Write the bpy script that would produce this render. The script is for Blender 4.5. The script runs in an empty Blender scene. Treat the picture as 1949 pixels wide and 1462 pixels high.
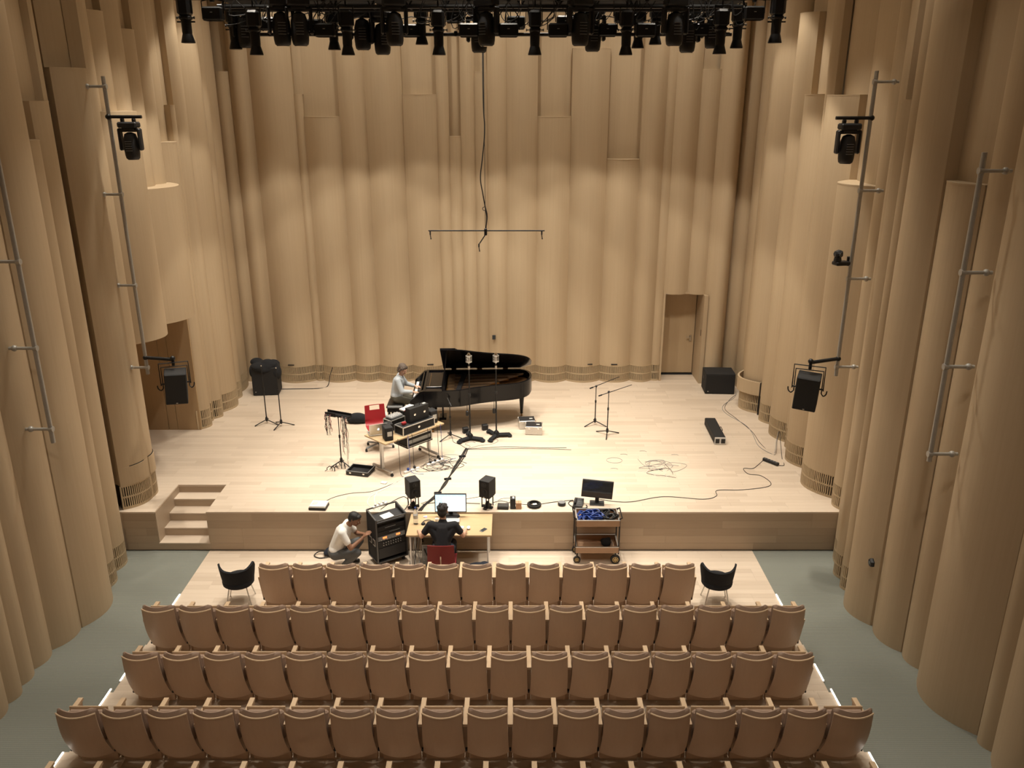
import bpy, math, random
from mathutils import Vector, Matrix, Euler
random.seed(11)
PI = math.pi
R = math.radians
scene = bpy.context.scene
col = scene.collection

# ------------------------------------------------------------------ camera
FPX = 1570.0                                   # focal length in pixels of the 1949 px wide frame
cam_d = bpy.data.cameras.new('camera')
cam_d.sensor_fit = 'HORIZONTAL'
cam_d.sensor_width = 36.0
cam_d.lens = 36.0 * FPX / 1949.0
cam_d.clip_end = 200
cam = bpy.data.objects.new('camera', cam_d)
col.objects.link(cam)
cam.location = (0, 0, 7.70)
cam.rotation_euler = (R(90 - 19.0), 0, 0)
scene.camera = cam

# ------------------------------------------------------------------ world, exposure
world = bpy.data.worlds.new('world')
scene.world = world
world.use_nodes = True
bg = world.node_tree.nodes['Background']
bg.inputs[0].default_value = (1.0, 0.8, 0.6, 1)
bg.inputs[1].default_value = 0.0
vs = scene.view_settings
vs.view_transform = 'Standard'
vs.look = 'None'
vs.gamma = 1.0
vs.use_curve_mapping = False
vs.exposure = EXPOSURE = 0.0

# the hall's ceiling downlights and some added fill: x, y, aim x, aim y, power, cone degrees, blend   (all at ceiling height)
LAMP_Z = 10.9
WARM = (1.0, 0.91, 0.775)
LAMPS = [
    # over the front of the stage, aimed at its middle and back
    (-4.6, 13.9, -4.2, 17.3, 820, 72, 0.12),
    (-2.2, 13.7, -2.0, 17.4, 820, 72, 0.12),
    (0.9, 13.7, 0.8, 17.4, 820, 72, 0.12),
    (3.3, 13.9, 3.0, 17.3, 820, 72, 0.12),
    # straight down on the players
    (-1.9, 15.6, -1.6, 15.8, 1500, 46, 0.7),
    (0.6, 15.6, 0.4, 15.8, 1300, 46, 0.7),
    (-0.6, 17.6, -0.6, 17.3, 800, 58, 0.4),
    (-4.0, 16.4, -3.9, 16.2, 560, 60, 0.4),
    (2.9, 16.4, 2.8, 16.2, 560, 60, 0.4),
    (-5.75, 17.7, -6.0, 17.6, 350, 62, 0.25),
    (4.75, 17.3, 5.0, 17.2, 350, 62, 0.25),
    (-5.4, 15.0, -5.4, 14.8, 380, 66, 0.4),
    (4.4, 14.8, 4.4, 14.6, 380, 66, 0.4),
    # over the edge of the stage, aimed back at the floor and the seats
    (-4.3, 13.4, -3.9, 10.2, 800, 66, 0.6),
    (-1.9, 13.6, -1.8, 10.4, 850, 74, 0.6),
    (0.8, 13.6, 0.8, 10.4, 850, 74, 0.6),
    (3.2, 13.4, 2.8, 10.2, 800, 66, 0.6),
    (-3.6, 11.8, -3.6, 7.6, 520, 72, 0.7),
    (-0.5, 11.8, -0.5, 7.6, 520, 72, 0.7),
    (2.6, 11.8, 2.6, 7.6, 520, 72, 0.7),
    # along the side walls
    (-5.7, 11.9, -6.0, 11.7, 70, 84, 0.6),
    (4.6, 11.9, 4.9, 11.7, 70, 84, 0.6),
    (-5.7, 9.3, -6.0, 9.1, 40, 84, 0.6),
    (4.6, 9.3, 4.9, 9.1, 40, 84, 0.6),
    # added fill lamps above the rear seats, to brighten seat backs and stage front
    (-4.0, 5.2, -4.0, 9.0, 420, 78, 1.0),
    (-0.5, 5.0, -0.5, 9.0, 420, 78, 1.0),
    (3.0, 5.2, 3.0, 9.0, 420, 78, 1.0),
    (-2.4, 7.8, -2.4, 10.5, 260, 80, 1.0),
    (1.4, 7.8, 1.4, 10.5, 260, 80, 1.0),
    # close to the back wall
    (-4.9, 19.0, -4.9, 19.1, 210, 130, 1.0),
    (-2.6, 19.0, -2.6, 19.1, 210, 130, 1.0),
    (-0.4, 19.0, -0.4, 19.1, 210, 130, 1.0),
    (1.8, 19.0, 1.8, 19.1, 210, 130, 1.0),
    (4.0, 19.0, 4.0, 19.1, 210, 130, 1.0),
]

# ------------------------------------------------------------------ helpers
def chamfer_box(s, b):
    hx, hy, hz = s[0] / 2, s[1] / 2, s[2] / 2
    b = min(b, hx * .95, hy * .95, hz * .95)
    vs, idx = [], {}
    for sx in (-1, 1):
        for sy in (-1, 1):
            for sz in (-1, 1):
                for a in range(3):
                    p = [sx * hx, sy * hy, sz * hz]
                    for k in range(3):
                        if k != a:
                            p[k] -= (sx, sy, sz)[k] * b
                    idx[(sx, sy, sz, a)] = len(vs)
                    vs.append(tuple(p))
    fs = []
    for a in range(3):
        o = [k for k in range(3) if k != a]
        for sg in (-1, 1):
            ring = []
            for q in ((-1, -1), (1, -1), (1, 1), (-1, 1)):
                k = [0, 0, 0]; k[a] = sg; k[o[0]] = q[0]; k[o[1]] = q[1]
                ring.append(idx[(k[0], k[1], k[2], a)])
            flip = (sg < 0) != (a == 1)
            fs.append(ring[::-1] if flip else ring)
    for a in range(3):            # edges running along axis a
        o = [k for k in range(3) if k != a]
        for q0 in (-1, 1):
            for q1 in (-1, 1):
                def key(e, ax):
                    k = [0, 0, 0]; k[a] = e; k[o[0]] = q0; k[o[1]] = q1
                    return idx[(k[0], k[1], k[2], ax)]
                f = [key(-1, o[0]), key(1, o[0]), key(1, o[1]), key(-1, o[1])]
                flip = (q0 * q1 > 0) != (a == 1)
                fs.append(f if flip else f[::-1])
    for sx in (-1, 1):
        for sy in (-1, 1):
            for sz in (-1, 1):
                f = [idx[(sx, sy, sz, a)] for a in range(3)]
                fs.append(f if sx * sy * sz > 0 else f[::-1])
    return vs, fs

BOXF = [(0, 3, 2, 1), (4, 5, 6, 7), (0, 1, 5, 4), (1, 2, 6, 5), (2, 3, 7, 6), (3, 0, 4, 7)]

class MB:
    """collects shapes and links them as one mesh object"""
    def __init__(self):
        self.v, self.f = [], []
    def add(self, vs, fs, M=None):
        n = len(self.v)
        if M is not None:
            vs = [tuple(M @ Vector(p)) for p in vs]
        self.v += [tuple(p) for p in vs]
        self.f += [tuple(i + n for i in f) for f in fs]
        return self
    def box(self, c, s, rz=0, bev=0, M=None, rx=0, ry=0):
        if bev:
            vs, fs = chamfer_box(s, bev)
        else:
            x, y, z = s[0] / 2, s[1] / 2, s[2] / 2
            vs = [(-x, -y, -z), (x, -y, -z), (x, y, -z), (-x, y, -z), (-x, -y, z), (x, -y, z), (x, y, z), (-x, y, z)]
            fs = BOXF
        T = Matrix.Translation(c)
        if rx or ry or rz:
            T = T @ Euler((rx, ry, rz)).to_matrix().to_4x4()
        if M is not None:
            T = M @ T
        return self.add(vs, fs, T)
    def bar(self, a, b, w, h=None, bev=0):
        """square bar from a to b"""
        a, b = Vector(a), Vector(b)
        d = b - a
        q = d.to_track_quat('X', 'Z')
        M = Matrix.Translation((a + b) / 2) @ q.to_matrix().to_4x4()
        return self.box((0, 0, 0), (d.length, w, h or w), bev=bev, M=M)
    def tube(self, a, b, r, r2=None, n=10):
        a, b = Vector(a), Vector(b)
        r2 = r if r2 is None else r2
        d = (b - a)
        q = d.to_track_quat('Z', 'Y')
        M = Matrix.Translation(a) @ q.to_matrix().to_4x4()
        L = d.length
        vs, fs = [], []
        for k in range(n):
            t = 2 * PI * k / n
            vs.append((r * math.cos(t), r * math.sin(t), 0))
        for k in range(n):
            t = 2 * PI * k / n
            vs.append((r2 * math.cos(t), r2 * math.sin(t), L))
        for k in range(n):
            j = (k + 1) % n
            fs.append((k, j, n + j, n + k))
        fs.append(tuple(range(n))[::-1]); fs.append(tuple(range(n, 2 * n)))
        return self.add(vs, fs, M)
    def pipe(self, pts, r, n=6, closed=False):
        pts = [Vector(p) for p in pts]
        m = len(pts)
        vs, fs = [], []
        up = None
        for i, p in enumerate(pts):
            if closed:
                t = pts[(i + 1) % m] - pts[i - 1]
            else:
                t = pts[min(i + 1, m - 1)] - pts[max(i - 1, 0)]
            if t.length < 1e-9: t = Vector((0, 0, 1))
            t.normalize()
            if up is None:
                up = Vector((0, 0, 1)) if abs(t.z) < .9 else Vector((1, 0, 0))
            s = t.cross(up)
            if s.length < 1e-6: s = t.orthogonal()
            s.normalize(); up = s.cross(t).normalized()
            for k in range(n):
                a = 2 * PI * k / n
                vs.append(tuple(p + (s * math.cos(a) + up * math.sin(a)) * r))
        for i in range(m if closed else m - 1):
            j = (i + 1) % m
            for k in range(n):
                l = (k + 1) % n
                fs.append((i * n + k, j * n + k, j * n + l, i * n + l))
        if not closed:
            fs.append(tuple(range(n))); fs.append(tuple(range((m - 1) * n, m * n))[::-1])
        return self.add(vs, fs)
    def lathe(self, prof, c=(0, 0, 0), n=20, M=None):
        """profile of (radius, z), low to high"""
        vs, fs = [], []
        m = len(prof)
        for (r, z) in prof:
            for k in range(n):
                a = 2 * PI * k / n
                vs.append((r * math.cos(a), r * math.sin(a), z))
        for i in range(m - 1):
            for k in range(n):
                l = (k + 1) % n
                fs.append((i * n + k, i * n + l, (i + 1) * n + l, (i + 1) * n + k))
        fs.append(tuple(range(n))[::-1]); fs.append(tuple(range((m - 1) * n, m * n)))
        T = Matrix.Translation(c)
        return self.add(vs, fs, (M @ T) if M is not None else T)
    def prism(self, poly, z0, z1, M=None, z1s=None):
        n = len(poly)
        vs = [(p[0], p[1], z0) for p in poly] + [(p[0], p[1], z1 if z1s is None else z1s[i]) for i, p in enumerate(poly)]
        fs = [tuple(range(n))[::-1], tuple(range(n, 2 * n))]
        for k in range(n):
            l = (k + 1) % n
            fs.append((k, l, n + l, n + k))
        return self.add(vs, fs, M)
    def sph(self, c, r, n=14, m=8, M=None):
        if not hasattr(r, '__len__'): r = (r, r, r)
        vs, fs = [(0, 0, -r[2])], []
        for i in range(1, m):
            a = -PI / 2 + PI * i / m
            for k in range(n):
                t = 2 * PI * k / n
                vs.append((r[0] * math.cos(a) * math.cos(t), r[1] * math.cos(a) * math.sin(t), r[2] * math.sin(a)))
        vs.append((0, 0, r[2]))
        for k in range(n):
            l = (k + 1) % n
            fs.append((0, 1 + l, 1 + k))
            for i in range(m - 2):
                fs.append((1 + i * n + k, 1 + i * n + l, 1 + (i + 1) * n + l, 1 + (i + 1) * n + k))
            fs.append((1 + (m - 2) * n + k, 1 + (m - 2) * n + l, len(vs) - 1))
        T = Matrix.Translation(c)
        return self.add(vs, fs, (M @ T) if M is not None else T)
    def cap(self, a, b, r, r2=None, n=12):
        """rounded rod"""
        r2 = r if r2 is None else r2
        self.tube(a, b, r, r2, n); self.sph(a, r, n, 6); self.sph(b, r2, n, 6)
        return self
    def mesh(self, name, m, smooth=38):
        me = bpy.data.meshes.new(name)
        me.from_pydata(self.v, [], self.f)
        if smooth:
            me.polygons.foreach_set('use_smooth', [True] * len(me.polygons))
            me.set_sharp_from_angle(angle=R(smooth))
        me.materials.append(M_(m))
        me.update()
        return me
    def build(self, name, m, parent=None, smooth=38, kind=None, label=None):
        o = bpy.data.objects.new(name, self.mesh(name, m, smooth))
        col.objects.link(o)
        if parent is not None: o.parent = parent
        if kind: o['kind'] = kind
        if label: o['label'] = label
        return o

def place(name, me, parent=None, loc=(0, 0, 0), rz=0):
    o = bpy.data.objects.new(name, me)
    col.objects.link(o)
    o.location = loc; o.rotation_euler = (0, 0, rz)
    if parent is not None: o.parent = parent
    return o

def tag(o, label, cat, group=None):
    o['label'] = label; o['category'] = cat
    if group: o['group'] = group
    return o

def thing(name, label, cat, loc=(0, 0, 0), rz=0, group=None):
    o = bpy.data.objects.new(name, None)
    o.empty_display_size = .1
    col.objects.link(o)
    o.location = loc; o.rotation_euler = (0, 0, rz)
    return tag(o, label, cat, group)

def struct(o):
    o['kind'] = 'structure'
    return o

def dup(root, loc, rz, label=None, group=None):
    r = root.copy(); col.objects.link(r); r.location = loc; r.rotation_euler = (0, 0, rz)
    if label: r['label'] = label
    if group: r['group'] = group
    for ch in list(root.children):
        c = ch.copy(); col.objects.link(c); c.parent = r
        for g in ch.children:
            d = g.copy(); col.objects.link(d); d.parent = c
    return r

def spline(pts, k=8, closed=False):
    """Catmull-Rom through pts"""
    P = [Vector(p) for p in pts]; n = len(P); out = []
    rng = range(n) if closed else range(n - 1)
    for i in rng:
        if closed:
            a, b, c, d = P[i - 1], P[i], P[(i + 1) % n], P[(i + 2) % n]
        else:
            a, b, c, d = P[max(i - 1, 0)], P[i], P[i + 1], P[min(i + 2, n - 1)]
        for j in range(k):
            t = j / k
            out.append(.5 * ((2 * b) + (c - a) * t + (2 * a - 5 * b + 4 * c - d) * t * t + (3 * b - a - 3 * c + d) * t ** 3))
    if not closed: out.append(P[-1])
    return out

# ------------------------------------------------------------------ materials
MATS = {}
def M_(m):
    return MATS[m] if isinstance(m, str) else m

def base_mat(name):
    m = bpy.data.materials.new(name); m.use_nodes = True
    MATS[name] = m
    nt = m.node_tree
    return m, nt, nt.nodes['Principled BSDF']

def node(nt, t, **kw):
    n = nt.nodes.new(t)
    for k, v in kw.items():
        if k.startswith('i_'):
            n.inputs[int(k[2:])].default_value = v
        else:
            setattr(n, k, v)
    return n

def mixcol(nt, fac, a, b):
    n = nt.nodes.new('ShaderNodeMix'); n.data_type = 'RGBA'
    if isinstance(fac, (int, float)): n.inputs[0].default_value = fac
    else: nt.links.new(fac, n.inputs[0])
    for s, v in ((6, a), (7, b)):
        if isinstance(v, tuple): n.inputs[s].default_value = (*v[:3], 1)
        else: nt.links.new(v, n.inputs[s])
    return n.outputs[2]

def plain(name, c, rough=.5, metal=0, var=.12, scale=30, bump=0, coat=0, spec=.5):
    """slightly uneven surface of one colour"""
    m, nt, p = base_mat(name)
    tc = node(nt, 'ShaderNodeTexCoord')
    nz = node(nt, 'ShaderNodeTexNoise'); nz.inputs['Scale'].default_value = scale; nz.inputs['Detail'].default_value = 4
    nt.links.new(tc.outputs['Object'], nz.inputs['Vector'])
    lo = tuple(v * (1 - var) for v in c); hi = tuple(min(1, v * (1 + var)) for v in c)
    nt.links.new(mixcol(nt, nz.outputs['Fac'], lo, hi), p.inputs['Base Color'])
    p.inputs['Roughness'].default_value = rough; p.inputs['Metallic'].default_value = metal
    p.inputs['Specular IOR Level'].default_value = spec
    if coat:
        p.inputs['Coat Weight'].default_value = coat; p.inputs['Coat Roughness'].default_value = .04
    if bump:
        b = node(nt, 'ShaderNodeBump'); b.inputs['Strength'].default_value = bump; b.inputs['Distance'].default_value = .01
        nt.links.new(nz.outputs['Fac'], b.inputs['Height']); nt.links.new(b.outputs[0], p.inputs['Normal'])
    return m

def wood(name, c1, c2, stretch=(3, 60, 60), rough=.45, tint=.25, bump=.05, attr=None, spec=.4):
    """grain along one axis; every board (object) has its own tone"""
    m, nt, p = base_mat(name)
    tc = node(nt, 'ShaderNodeTexCoord'); oi = node(nt, 'ShaderNodeObjectInfo')
    mp = node(nt, 'ShaderNodeMapping'); mp.inputs['Scale'].default_value = stretch
    nt.links.new(tc.outputs['Object'], mp.inputs['Vector'])
    ad = node(nt, 'ShaderNodeVectorMath', operation='ADD')
    rv = node(nt, 'ShaderNodeMath', operation='MULTIPLY'); rv.inputs[1].default_value = 37.
    rnd = oi.outputs['Random']
    if attr:
        at = node(nt, 'ShaderNodeAttribute', attribute_name=attr)
        s = node(nt, 'ShaderNodeMath', operation='ADD'); nt.links.new(rnd, s.inputs[0]); nt.links.new(at.outputs['Fac'], s.inputs[1])
        fr = node(nt, 'ShaderNodeMath', operation='FRACT'); nt.links.new(s.outputs[0], fr.inputs[0]); rnd = fr.outputs[0]
    nt.links.new(rnd, rv.inputs[0])
    nt.links.new(mp.outputs[0], ad.inputs[0]); nt.links.new(rv.outputs[0], ad.inputs[1])
    nz = node(nt, 'ShaderNodeTexNoise'); nz.inputs['Scale'].default_value = 1; nz.inputs['Detail'].default_value = 5; nz.inputs['Roughness'].default_value = .6
    nt.links.new(ad.outputs[0], nz.inputs['Vector'])
    c = mixcol(nt, nz.outputs['Fac'], c1, c2)
    # tone of the single board
    pw = node(nt, 'ShaderNodeMath', operation='POWER'); pw.inputs[1].default_value = 2.2; nt.links.new(rnd, pw.inputs[0])
    mu = node(nt, 'ShaderNodeMath', operation='MULTIPLY'); mu.inputs[1].default_value = tint; nt.links.new(pw.outputs[0], mu.inputs[0])
    dark = tuple(v * k for v, k in zip(c1, (.55, .48, .42)))
    nt.links.new(mixcol(nt, mu.outputs[0], c, dark), p.inputs['Base Color'])
    p.inputs['Roughness'].default_value = rough; p.inputs['Specular IOR Level'].default_value = spec
    if bump:
        b = node(nt, 'ShaderNodeBump'); b.inputs['Strength'].default_value = bump; b.inputs['Distance'].default_value = .004
        nt.links.new(nz.outputs['Fac'], b.inputs['Height']); nt.links.new(b.outputs[0], p.inputs['Normal'])
    return m

def glow(name, c, strength):
    m, nt, p = base_mat(name)
    p.inputs['Base Color'].default_value = (*c, 1)
    p.inputs['Emission Color'].default_value = (*c, 1); p.inputs['Emission Strength'].default_value = strength
    return m

wood('wall_wood', (.455, .35, .23), (.525, .41, .275), (26, 26, .5), rough=.6, tint=.12, spec=.25)
wood('wall_flat_wood', (.41, .285, .16), (.47, .335, .195), (26, 26, .5), rough=.55, tint=.1, spec=.25)
wood('door_wood', (.45, .33, .20), (.51, .38, .24), (26, 26, .5), rough=.55, tint=.05, spec=.25)
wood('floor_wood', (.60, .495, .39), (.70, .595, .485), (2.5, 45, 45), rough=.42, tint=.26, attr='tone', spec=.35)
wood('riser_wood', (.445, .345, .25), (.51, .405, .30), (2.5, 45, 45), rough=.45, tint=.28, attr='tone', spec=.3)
wood('seat_wood', (.49, .35, .245), (.55, .40, .285), (30, 30, 2), rough=.5, tint=.16, spec=.4)
wood('arm_wood', (.58, .42, .27), (.68, .51, .34), (40, 4, 40), rough=.45, tint=.2)
wood('desk_wood', (.44, .315, .18), (.51, .375, .22), (3, 40, 40), rough=.4, tint=.1)
wood('cart_wood', (.33, .20, .12), (.42, .27, .17), (3, 40, 40), rough=.5, tint=.1)
plain('seat_fabric', (.38, .27, .205), .95, scale=220, bump=.3)
plain('vent_dark', (.014, .010, .007), .9)
plain('vent_wood', (.48, .37, .235), .6)
plain('black_metal', (.012, .012, .013), .45, .3)
plain('black_plastic', (.014, .014, .016), .55)
plain('black_paint', (.010, .010, .011), .75, bump=.15, scale=180)
plain('black_cloth', (.012, .013, .016), .95, bump=.6, scale=90)
plain('black_grille', (.006, .006, .007), .7, bump=.5, scale=420)
plain('piano_black', (.005, .005, .006), .16, var=.02, spec=.28)
plain('piano_gold', (.26, .14, .045), .35, .7)
plain('sound_board', (.20, .105, .045), .4)
plain('ivory', (.86, .83, .76), .3)
plain('steel', (.55, .54, .52), .3, .95)
plain('chrome', (.75, .74, .72), .15, 1.0)
plain('alu', (.62, .61, .59), .38, .8)
plain('grey_metal', (.27, .285, .29), .45, .5)
plain('edge_dark', (.10, .10, .10), .45, .5)
plain('rail_grey', (.40, .385, .355), .5, .4)
plain('red_shell', (.33, .018, .024), .42, var=.05)
plain('dark_red_shell', (.20, .016, .02), .45, var=.05)
plain('rubber', (.02, .02, .021), .85)
plain('cable_black', (.014, .013, .013), .6)
plain('cable_grey', (.30, .29, .28), .6)
plain('cable_white', (.74, .72, .68), .5)
plain('cable_blue', (.02, .055, .26), .5)
plain('cable_red', (.30, .03, .025), .5)
plain('paper', (.80, .79, .77), .8, var=.04)
plain('white_plastic', (.78, .77, .75), .4, var=.03)
plain('grey_plastic', (.20, .205, .21), .5)
plain('cardboard', (.50, .29, .17), .8)
plain('carpet_tag', (.5, .45, .4), .8)
plain('wheel_yellow', (.46, .33, .13), .55)
plain('label_grey', (.55, .53, .49), .7, var=.03)
plain('skin_tan', (.56, .335, .235), .55, var=.08, spec=.35)
plain('skin_brown', (.245, .125, .075), .55, var=.08, spec=.35)
plain('hair_grey', (.10, .075, .06), .7, var=.5, scale=90, bump=.6)
plain('hair_dark', (.030, .028, .027), .75, var=.5, scale=90, bump=.6)
plain('hair_black', (.012, .011, .011), .6, var=.4, scale=90, bump=.6)
plain('shirt_blue', (.40, .44, .48), .9, var=.22, scale=60, bump=.2)
plain('shirt_white', (.74, .73, .70), .9, var=.04, bump=.1)
plain('shirt_black', (.010, .010, .013), .9, bump=.2)
plain('trousers_olive', (.075, .07, .052), .9, bump=.25)
plain('trousers_grey', (.085, .088, .09), .9, bump=.25)
plain('denim_dark', (.012, .016, .028), .9, bump=.3)
plain('leather_black', (.012, .012, .012), .35, bump=.15)
plain('bulb_glass', (.05, .055, .06), .08, coat=.5)
plain('ceiling_dark', (.30, .25, .19), .9)
glow('strip_light', (1.0, .93, .80), 9)
glow('led_blue', (.10, .12, 1.0), 12)
glow('logo_light', (.75, .85, 1.0), 5)
glow('meter_light', (1.0, .30, .08), 1.3)
glow('lamp_lens', (1.0, .86, .62), 40)
glow('lit_lens', (1.0, .95, .85), 14)

def carpet():
    m, nt, p = base_mat('carpet')
    tc = node(nt, 'ShaderNodeTexCoord')
    nz = node(nt, 'ShaderNodeTexNoise'); nz.inputs['Scale'].default_value = 90; nz.inputs['Detail'].default_value = 3
    nt.links.new(tc.outputs['Object'], nz.inputs['Vector'])
    wv = node(nt, 'ShaderNodeTexWave', bands_direction='Y'); wv.inputs['Scale'].default_value = 9.; wv.inputs['Distortion'].default_value = .6
    nt.links.new(tc.outputs['Object'], wv.inputs['Vector'])
    c = mixcol(nt, nz.outputs['Fac'], (.19, .20, .175), (.26, .272, .24))
    c = mixcol(nt, wv.outputs['Fac'], c, (.20, .21, .185))
    nt.links.new(c, p.inputs['Base Color']); p.inputs['Roughness'].default_value = .95
    p.inputs['Specular IOR Level'].default_value = .1
    b = node(nt, 'ShaderNodeBump'); b.inputs['Strength'].default_value = .4; b.inputs['Distance'].default_value = .006
    nt.links.new(wv.outputs['Fac'], b.inputs['Height']); nt.links.new(b.outputs[0], p.inputs['Normal'])
carpet()

def screen_mat():
    """a bright editing window: white tracks, cyan list at the side"""
    m, nt, p = base_mat('screen_on')
    tc = node(nt, 'ShaderNodeTexCoord')
    sx = node(nt, 'ShaderNodeSeparateXYZ'); nt.links.new(tc.outputs['Generated'], sx.inputs[0])
    br = node(nt, 'ShaderNodeTexBrick'); br.inputs['Scale'].default_value = 9
    br.inputs['Color1'].default_value = (.62, .9, 1, 1); br.inputs['Color2'].default_value = (.9, .97, 1, 1); br.inputs['Mortar'].default_value = (.35, .65, .8, 1)
    mp = node(nt, 'ShaderNodeCombineXYZ'); nt.links.new(sx.outputs[0], mp.inputs[0]); nt.links.new(sx.outputs[2], mp.inputs[1])
    nt.links.new(mp.outputs[0], br.inputs['Vector'])
    lt = node(nt, 'ShaderNodeMath', operation='LESS_THAN'); lt.inputs[1].default_value = .24; nt.links.new(sx.outputs[0], lt.inputs[0])
    gt = node(nt, 'ShaderNodeMath', operation='GREATER_THAN'); gt.inputs[1].default_value = .88; nt.links.new(sx.outputs[2], gt.inputs[0])
    mx = node(nt, 'ShaderNodeMath', operation='MAXIMUM'); nt.links.new(lt.outputs[0], mx.inputs[0]); nt.links.new(gt.outputs[0], mx.inputs[1])
    c = mixcol(nt, mx.outputs[0], (.95, 1, 1), br.outputs['Color'])
    p.inputs['Base Color'].default_value = (.02, .02, .02, 1)
    nt.links.new(c, p.inputs['Emission Color']); p.inputs['Emission Strength'].default_value = 1.3
screen_mat()

def glass_mat():
    m, nt, p = base_mat('clear_plastic')
    p.inputs['Base Color'].default_value = (.86, .90, .95, 1); p.inputs['Roughness'].default_value = .08
    p.inputs['Transmission Weight'].default_value = .85; p.inputs['IOR'].default_value = 1.2
glass_mat()
# ------------------------------------------------------------------ the room
SZ = 0.77                       # stage height
CEIL = 11.0
CENT = Vector((-0.54, 14.0))

def joined_tones(mb, name, m, parent, tones):
    """joined boards: one tone value per face, six faces a board"""
    o = mb.build(name, m, parent, smooth=0, kind='stuff')
    a = o.data.attributes.new('tone', 'FLOAT', 'FACE')
    a.data.foreach_set('value', [t for t in tones for _ in range(6)])
    return o

PLANK = {}
def plank_mesh(L, w, th, m):
    k = (round(L, 2), w, th, m)
    if k not in PLANK:
        PLANK[k] = MB().box((0, 0, -th / 2), (k[0] - .0015, w - .0015, th)).mesh('plank', m, smooth=0)
    return PLANK[k]

def boards(x0, x1, L=(.6, .8, 1.0, 1.2, 1.4)):
    """split a run into board lengths"""
    out, x = [], x0
    first = True
    while x < x1 - 1e-6:
        l = random.choice(L)
        if first: l = random.choice((.2, .4, .6, .8)); first = False
        if x + l > x1 - .18: l = x1 - x
        out.append((x, l)); x += l
    return out

# stage body
st = MB()
st.box((-.5, 17.0, (SZ - .004) / 2), (13.6, 5.54, SZ - .004))
st.box((-6.72, 13.685, (SZ - .004) / 2), (.72, 1.09, SZ - .004))
st.box((.43, 13.685, (SZ - .004) / 2), (11.74, 1.09, SZ - .004))
st.box((-.5, 20.4, (SZ - .004) / 2), (13.6, 1.3, SZ - .004))
st.box((-7.9, 15.6, (SZ - .004) / 2), (1.6, 3.0, SZ - .004))
stage = struct(st.build('stage', 'floor_wood', smooth=0))
W = 1.10 / 9
far, tones, cnt = MB(), [], 0
for r in range(61):
    y = 13.13 + (r + .5) * W
    runs = [(-6.95, -6.36), (-5.44, 5.9)] if r < 9 else [(-8.6 if 14.2 < y < 17 else -6.95, 5.9)]
    if y > 19.9: runs = [(-7.0, 5.95)]
    for a, b in runs:
        for x, l in boards(a, b):
            if cnt < 300:
                place('floor_plank', plank_mesh(l, round(W, 4), .03, 'floor_wood'), stage, (x + l / 2, y, SZ)); cnt += 1
            else:
                far.box((x + l / 2, y, SZ - .015), (l - .0015, W - .0015, .03)); tones.append(random.random())
joined_tones(far, 'floor_planks', 'floor_wood', stage, tones)
# fascia boards towards the seats
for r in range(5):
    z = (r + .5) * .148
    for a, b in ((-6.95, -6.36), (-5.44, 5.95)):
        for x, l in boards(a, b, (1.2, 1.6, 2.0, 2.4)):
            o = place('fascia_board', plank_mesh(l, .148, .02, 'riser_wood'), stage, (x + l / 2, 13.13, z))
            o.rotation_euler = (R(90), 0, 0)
MB().box((-.5, 13.122, .003), (12.9, .006, .012)).build('skirting', 'black_paint', stage)
# steps let into the stage
RISE = SZ / 5
for k in range(4):
    z = SZ - (k + 1) * RISE
    y1 = 14.23 - k * .275; y0 = y1 - .275
    MB().box((-5.90, (y0 + y1) / 2 - .005, z - .015), (.92, .285, .03), bev=.004).build('stair_tread', 'floor_wood', stage)
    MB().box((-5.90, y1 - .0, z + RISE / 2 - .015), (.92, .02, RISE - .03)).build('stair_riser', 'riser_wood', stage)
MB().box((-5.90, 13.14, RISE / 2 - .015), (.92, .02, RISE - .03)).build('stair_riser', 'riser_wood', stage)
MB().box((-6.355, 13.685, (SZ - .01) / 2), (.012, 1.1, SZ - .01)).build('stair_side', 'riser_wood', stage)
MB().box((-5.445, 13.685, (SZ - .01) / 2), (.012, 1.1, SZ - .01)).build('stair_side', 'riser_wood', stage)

# flat floor and terraces under the seats, boards run across
TERR = [(10.35, 13.13, 0.0), (9.22, 10.35, .03), (8.05, 9.22, .10), (6.95, 8.05, .18), (5.7, 6.95, .28), (-2.0, 5.7, .42)]
FX0, FX1 = -5.46, 4.34
fl = MB()
for y0, y1, z in TERR:
    fl.box(((FX0 + FX1) / 2, (y0 + y1) / 2, (z - .004 - .3) / 2 ), (FX1 - FX0, y1 - y0, z - .004 + .3))
floor = struct(fl.build('floor', 'floor_wood', smooth=0))
far, tones, cnt = MB(), [], 0
for i, (y0, y1, z) in enumerate(TERR[:5]):
    n = max(1, round((y1 - y0) / .125)); w = (y1 - y0) / n
    for r in range(n - 1, -1, -1):
        y = y0 + (r + .5) * w
        for x, l in boards(FX0, FX1):
            if i == 0:
                place('floor_plank', plank_mesh(l, round(w, 4), .03, 'floor_wood'), floor, (x + l / 2, y, z))
            else:
                far.box((x + l / 2, y, z - .015), (l - .0015, w - .0015, .03)); tones.append(random.random())
joined_tones(far, 'floor_planks', 'floor_wood', floor, tones)

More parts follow.
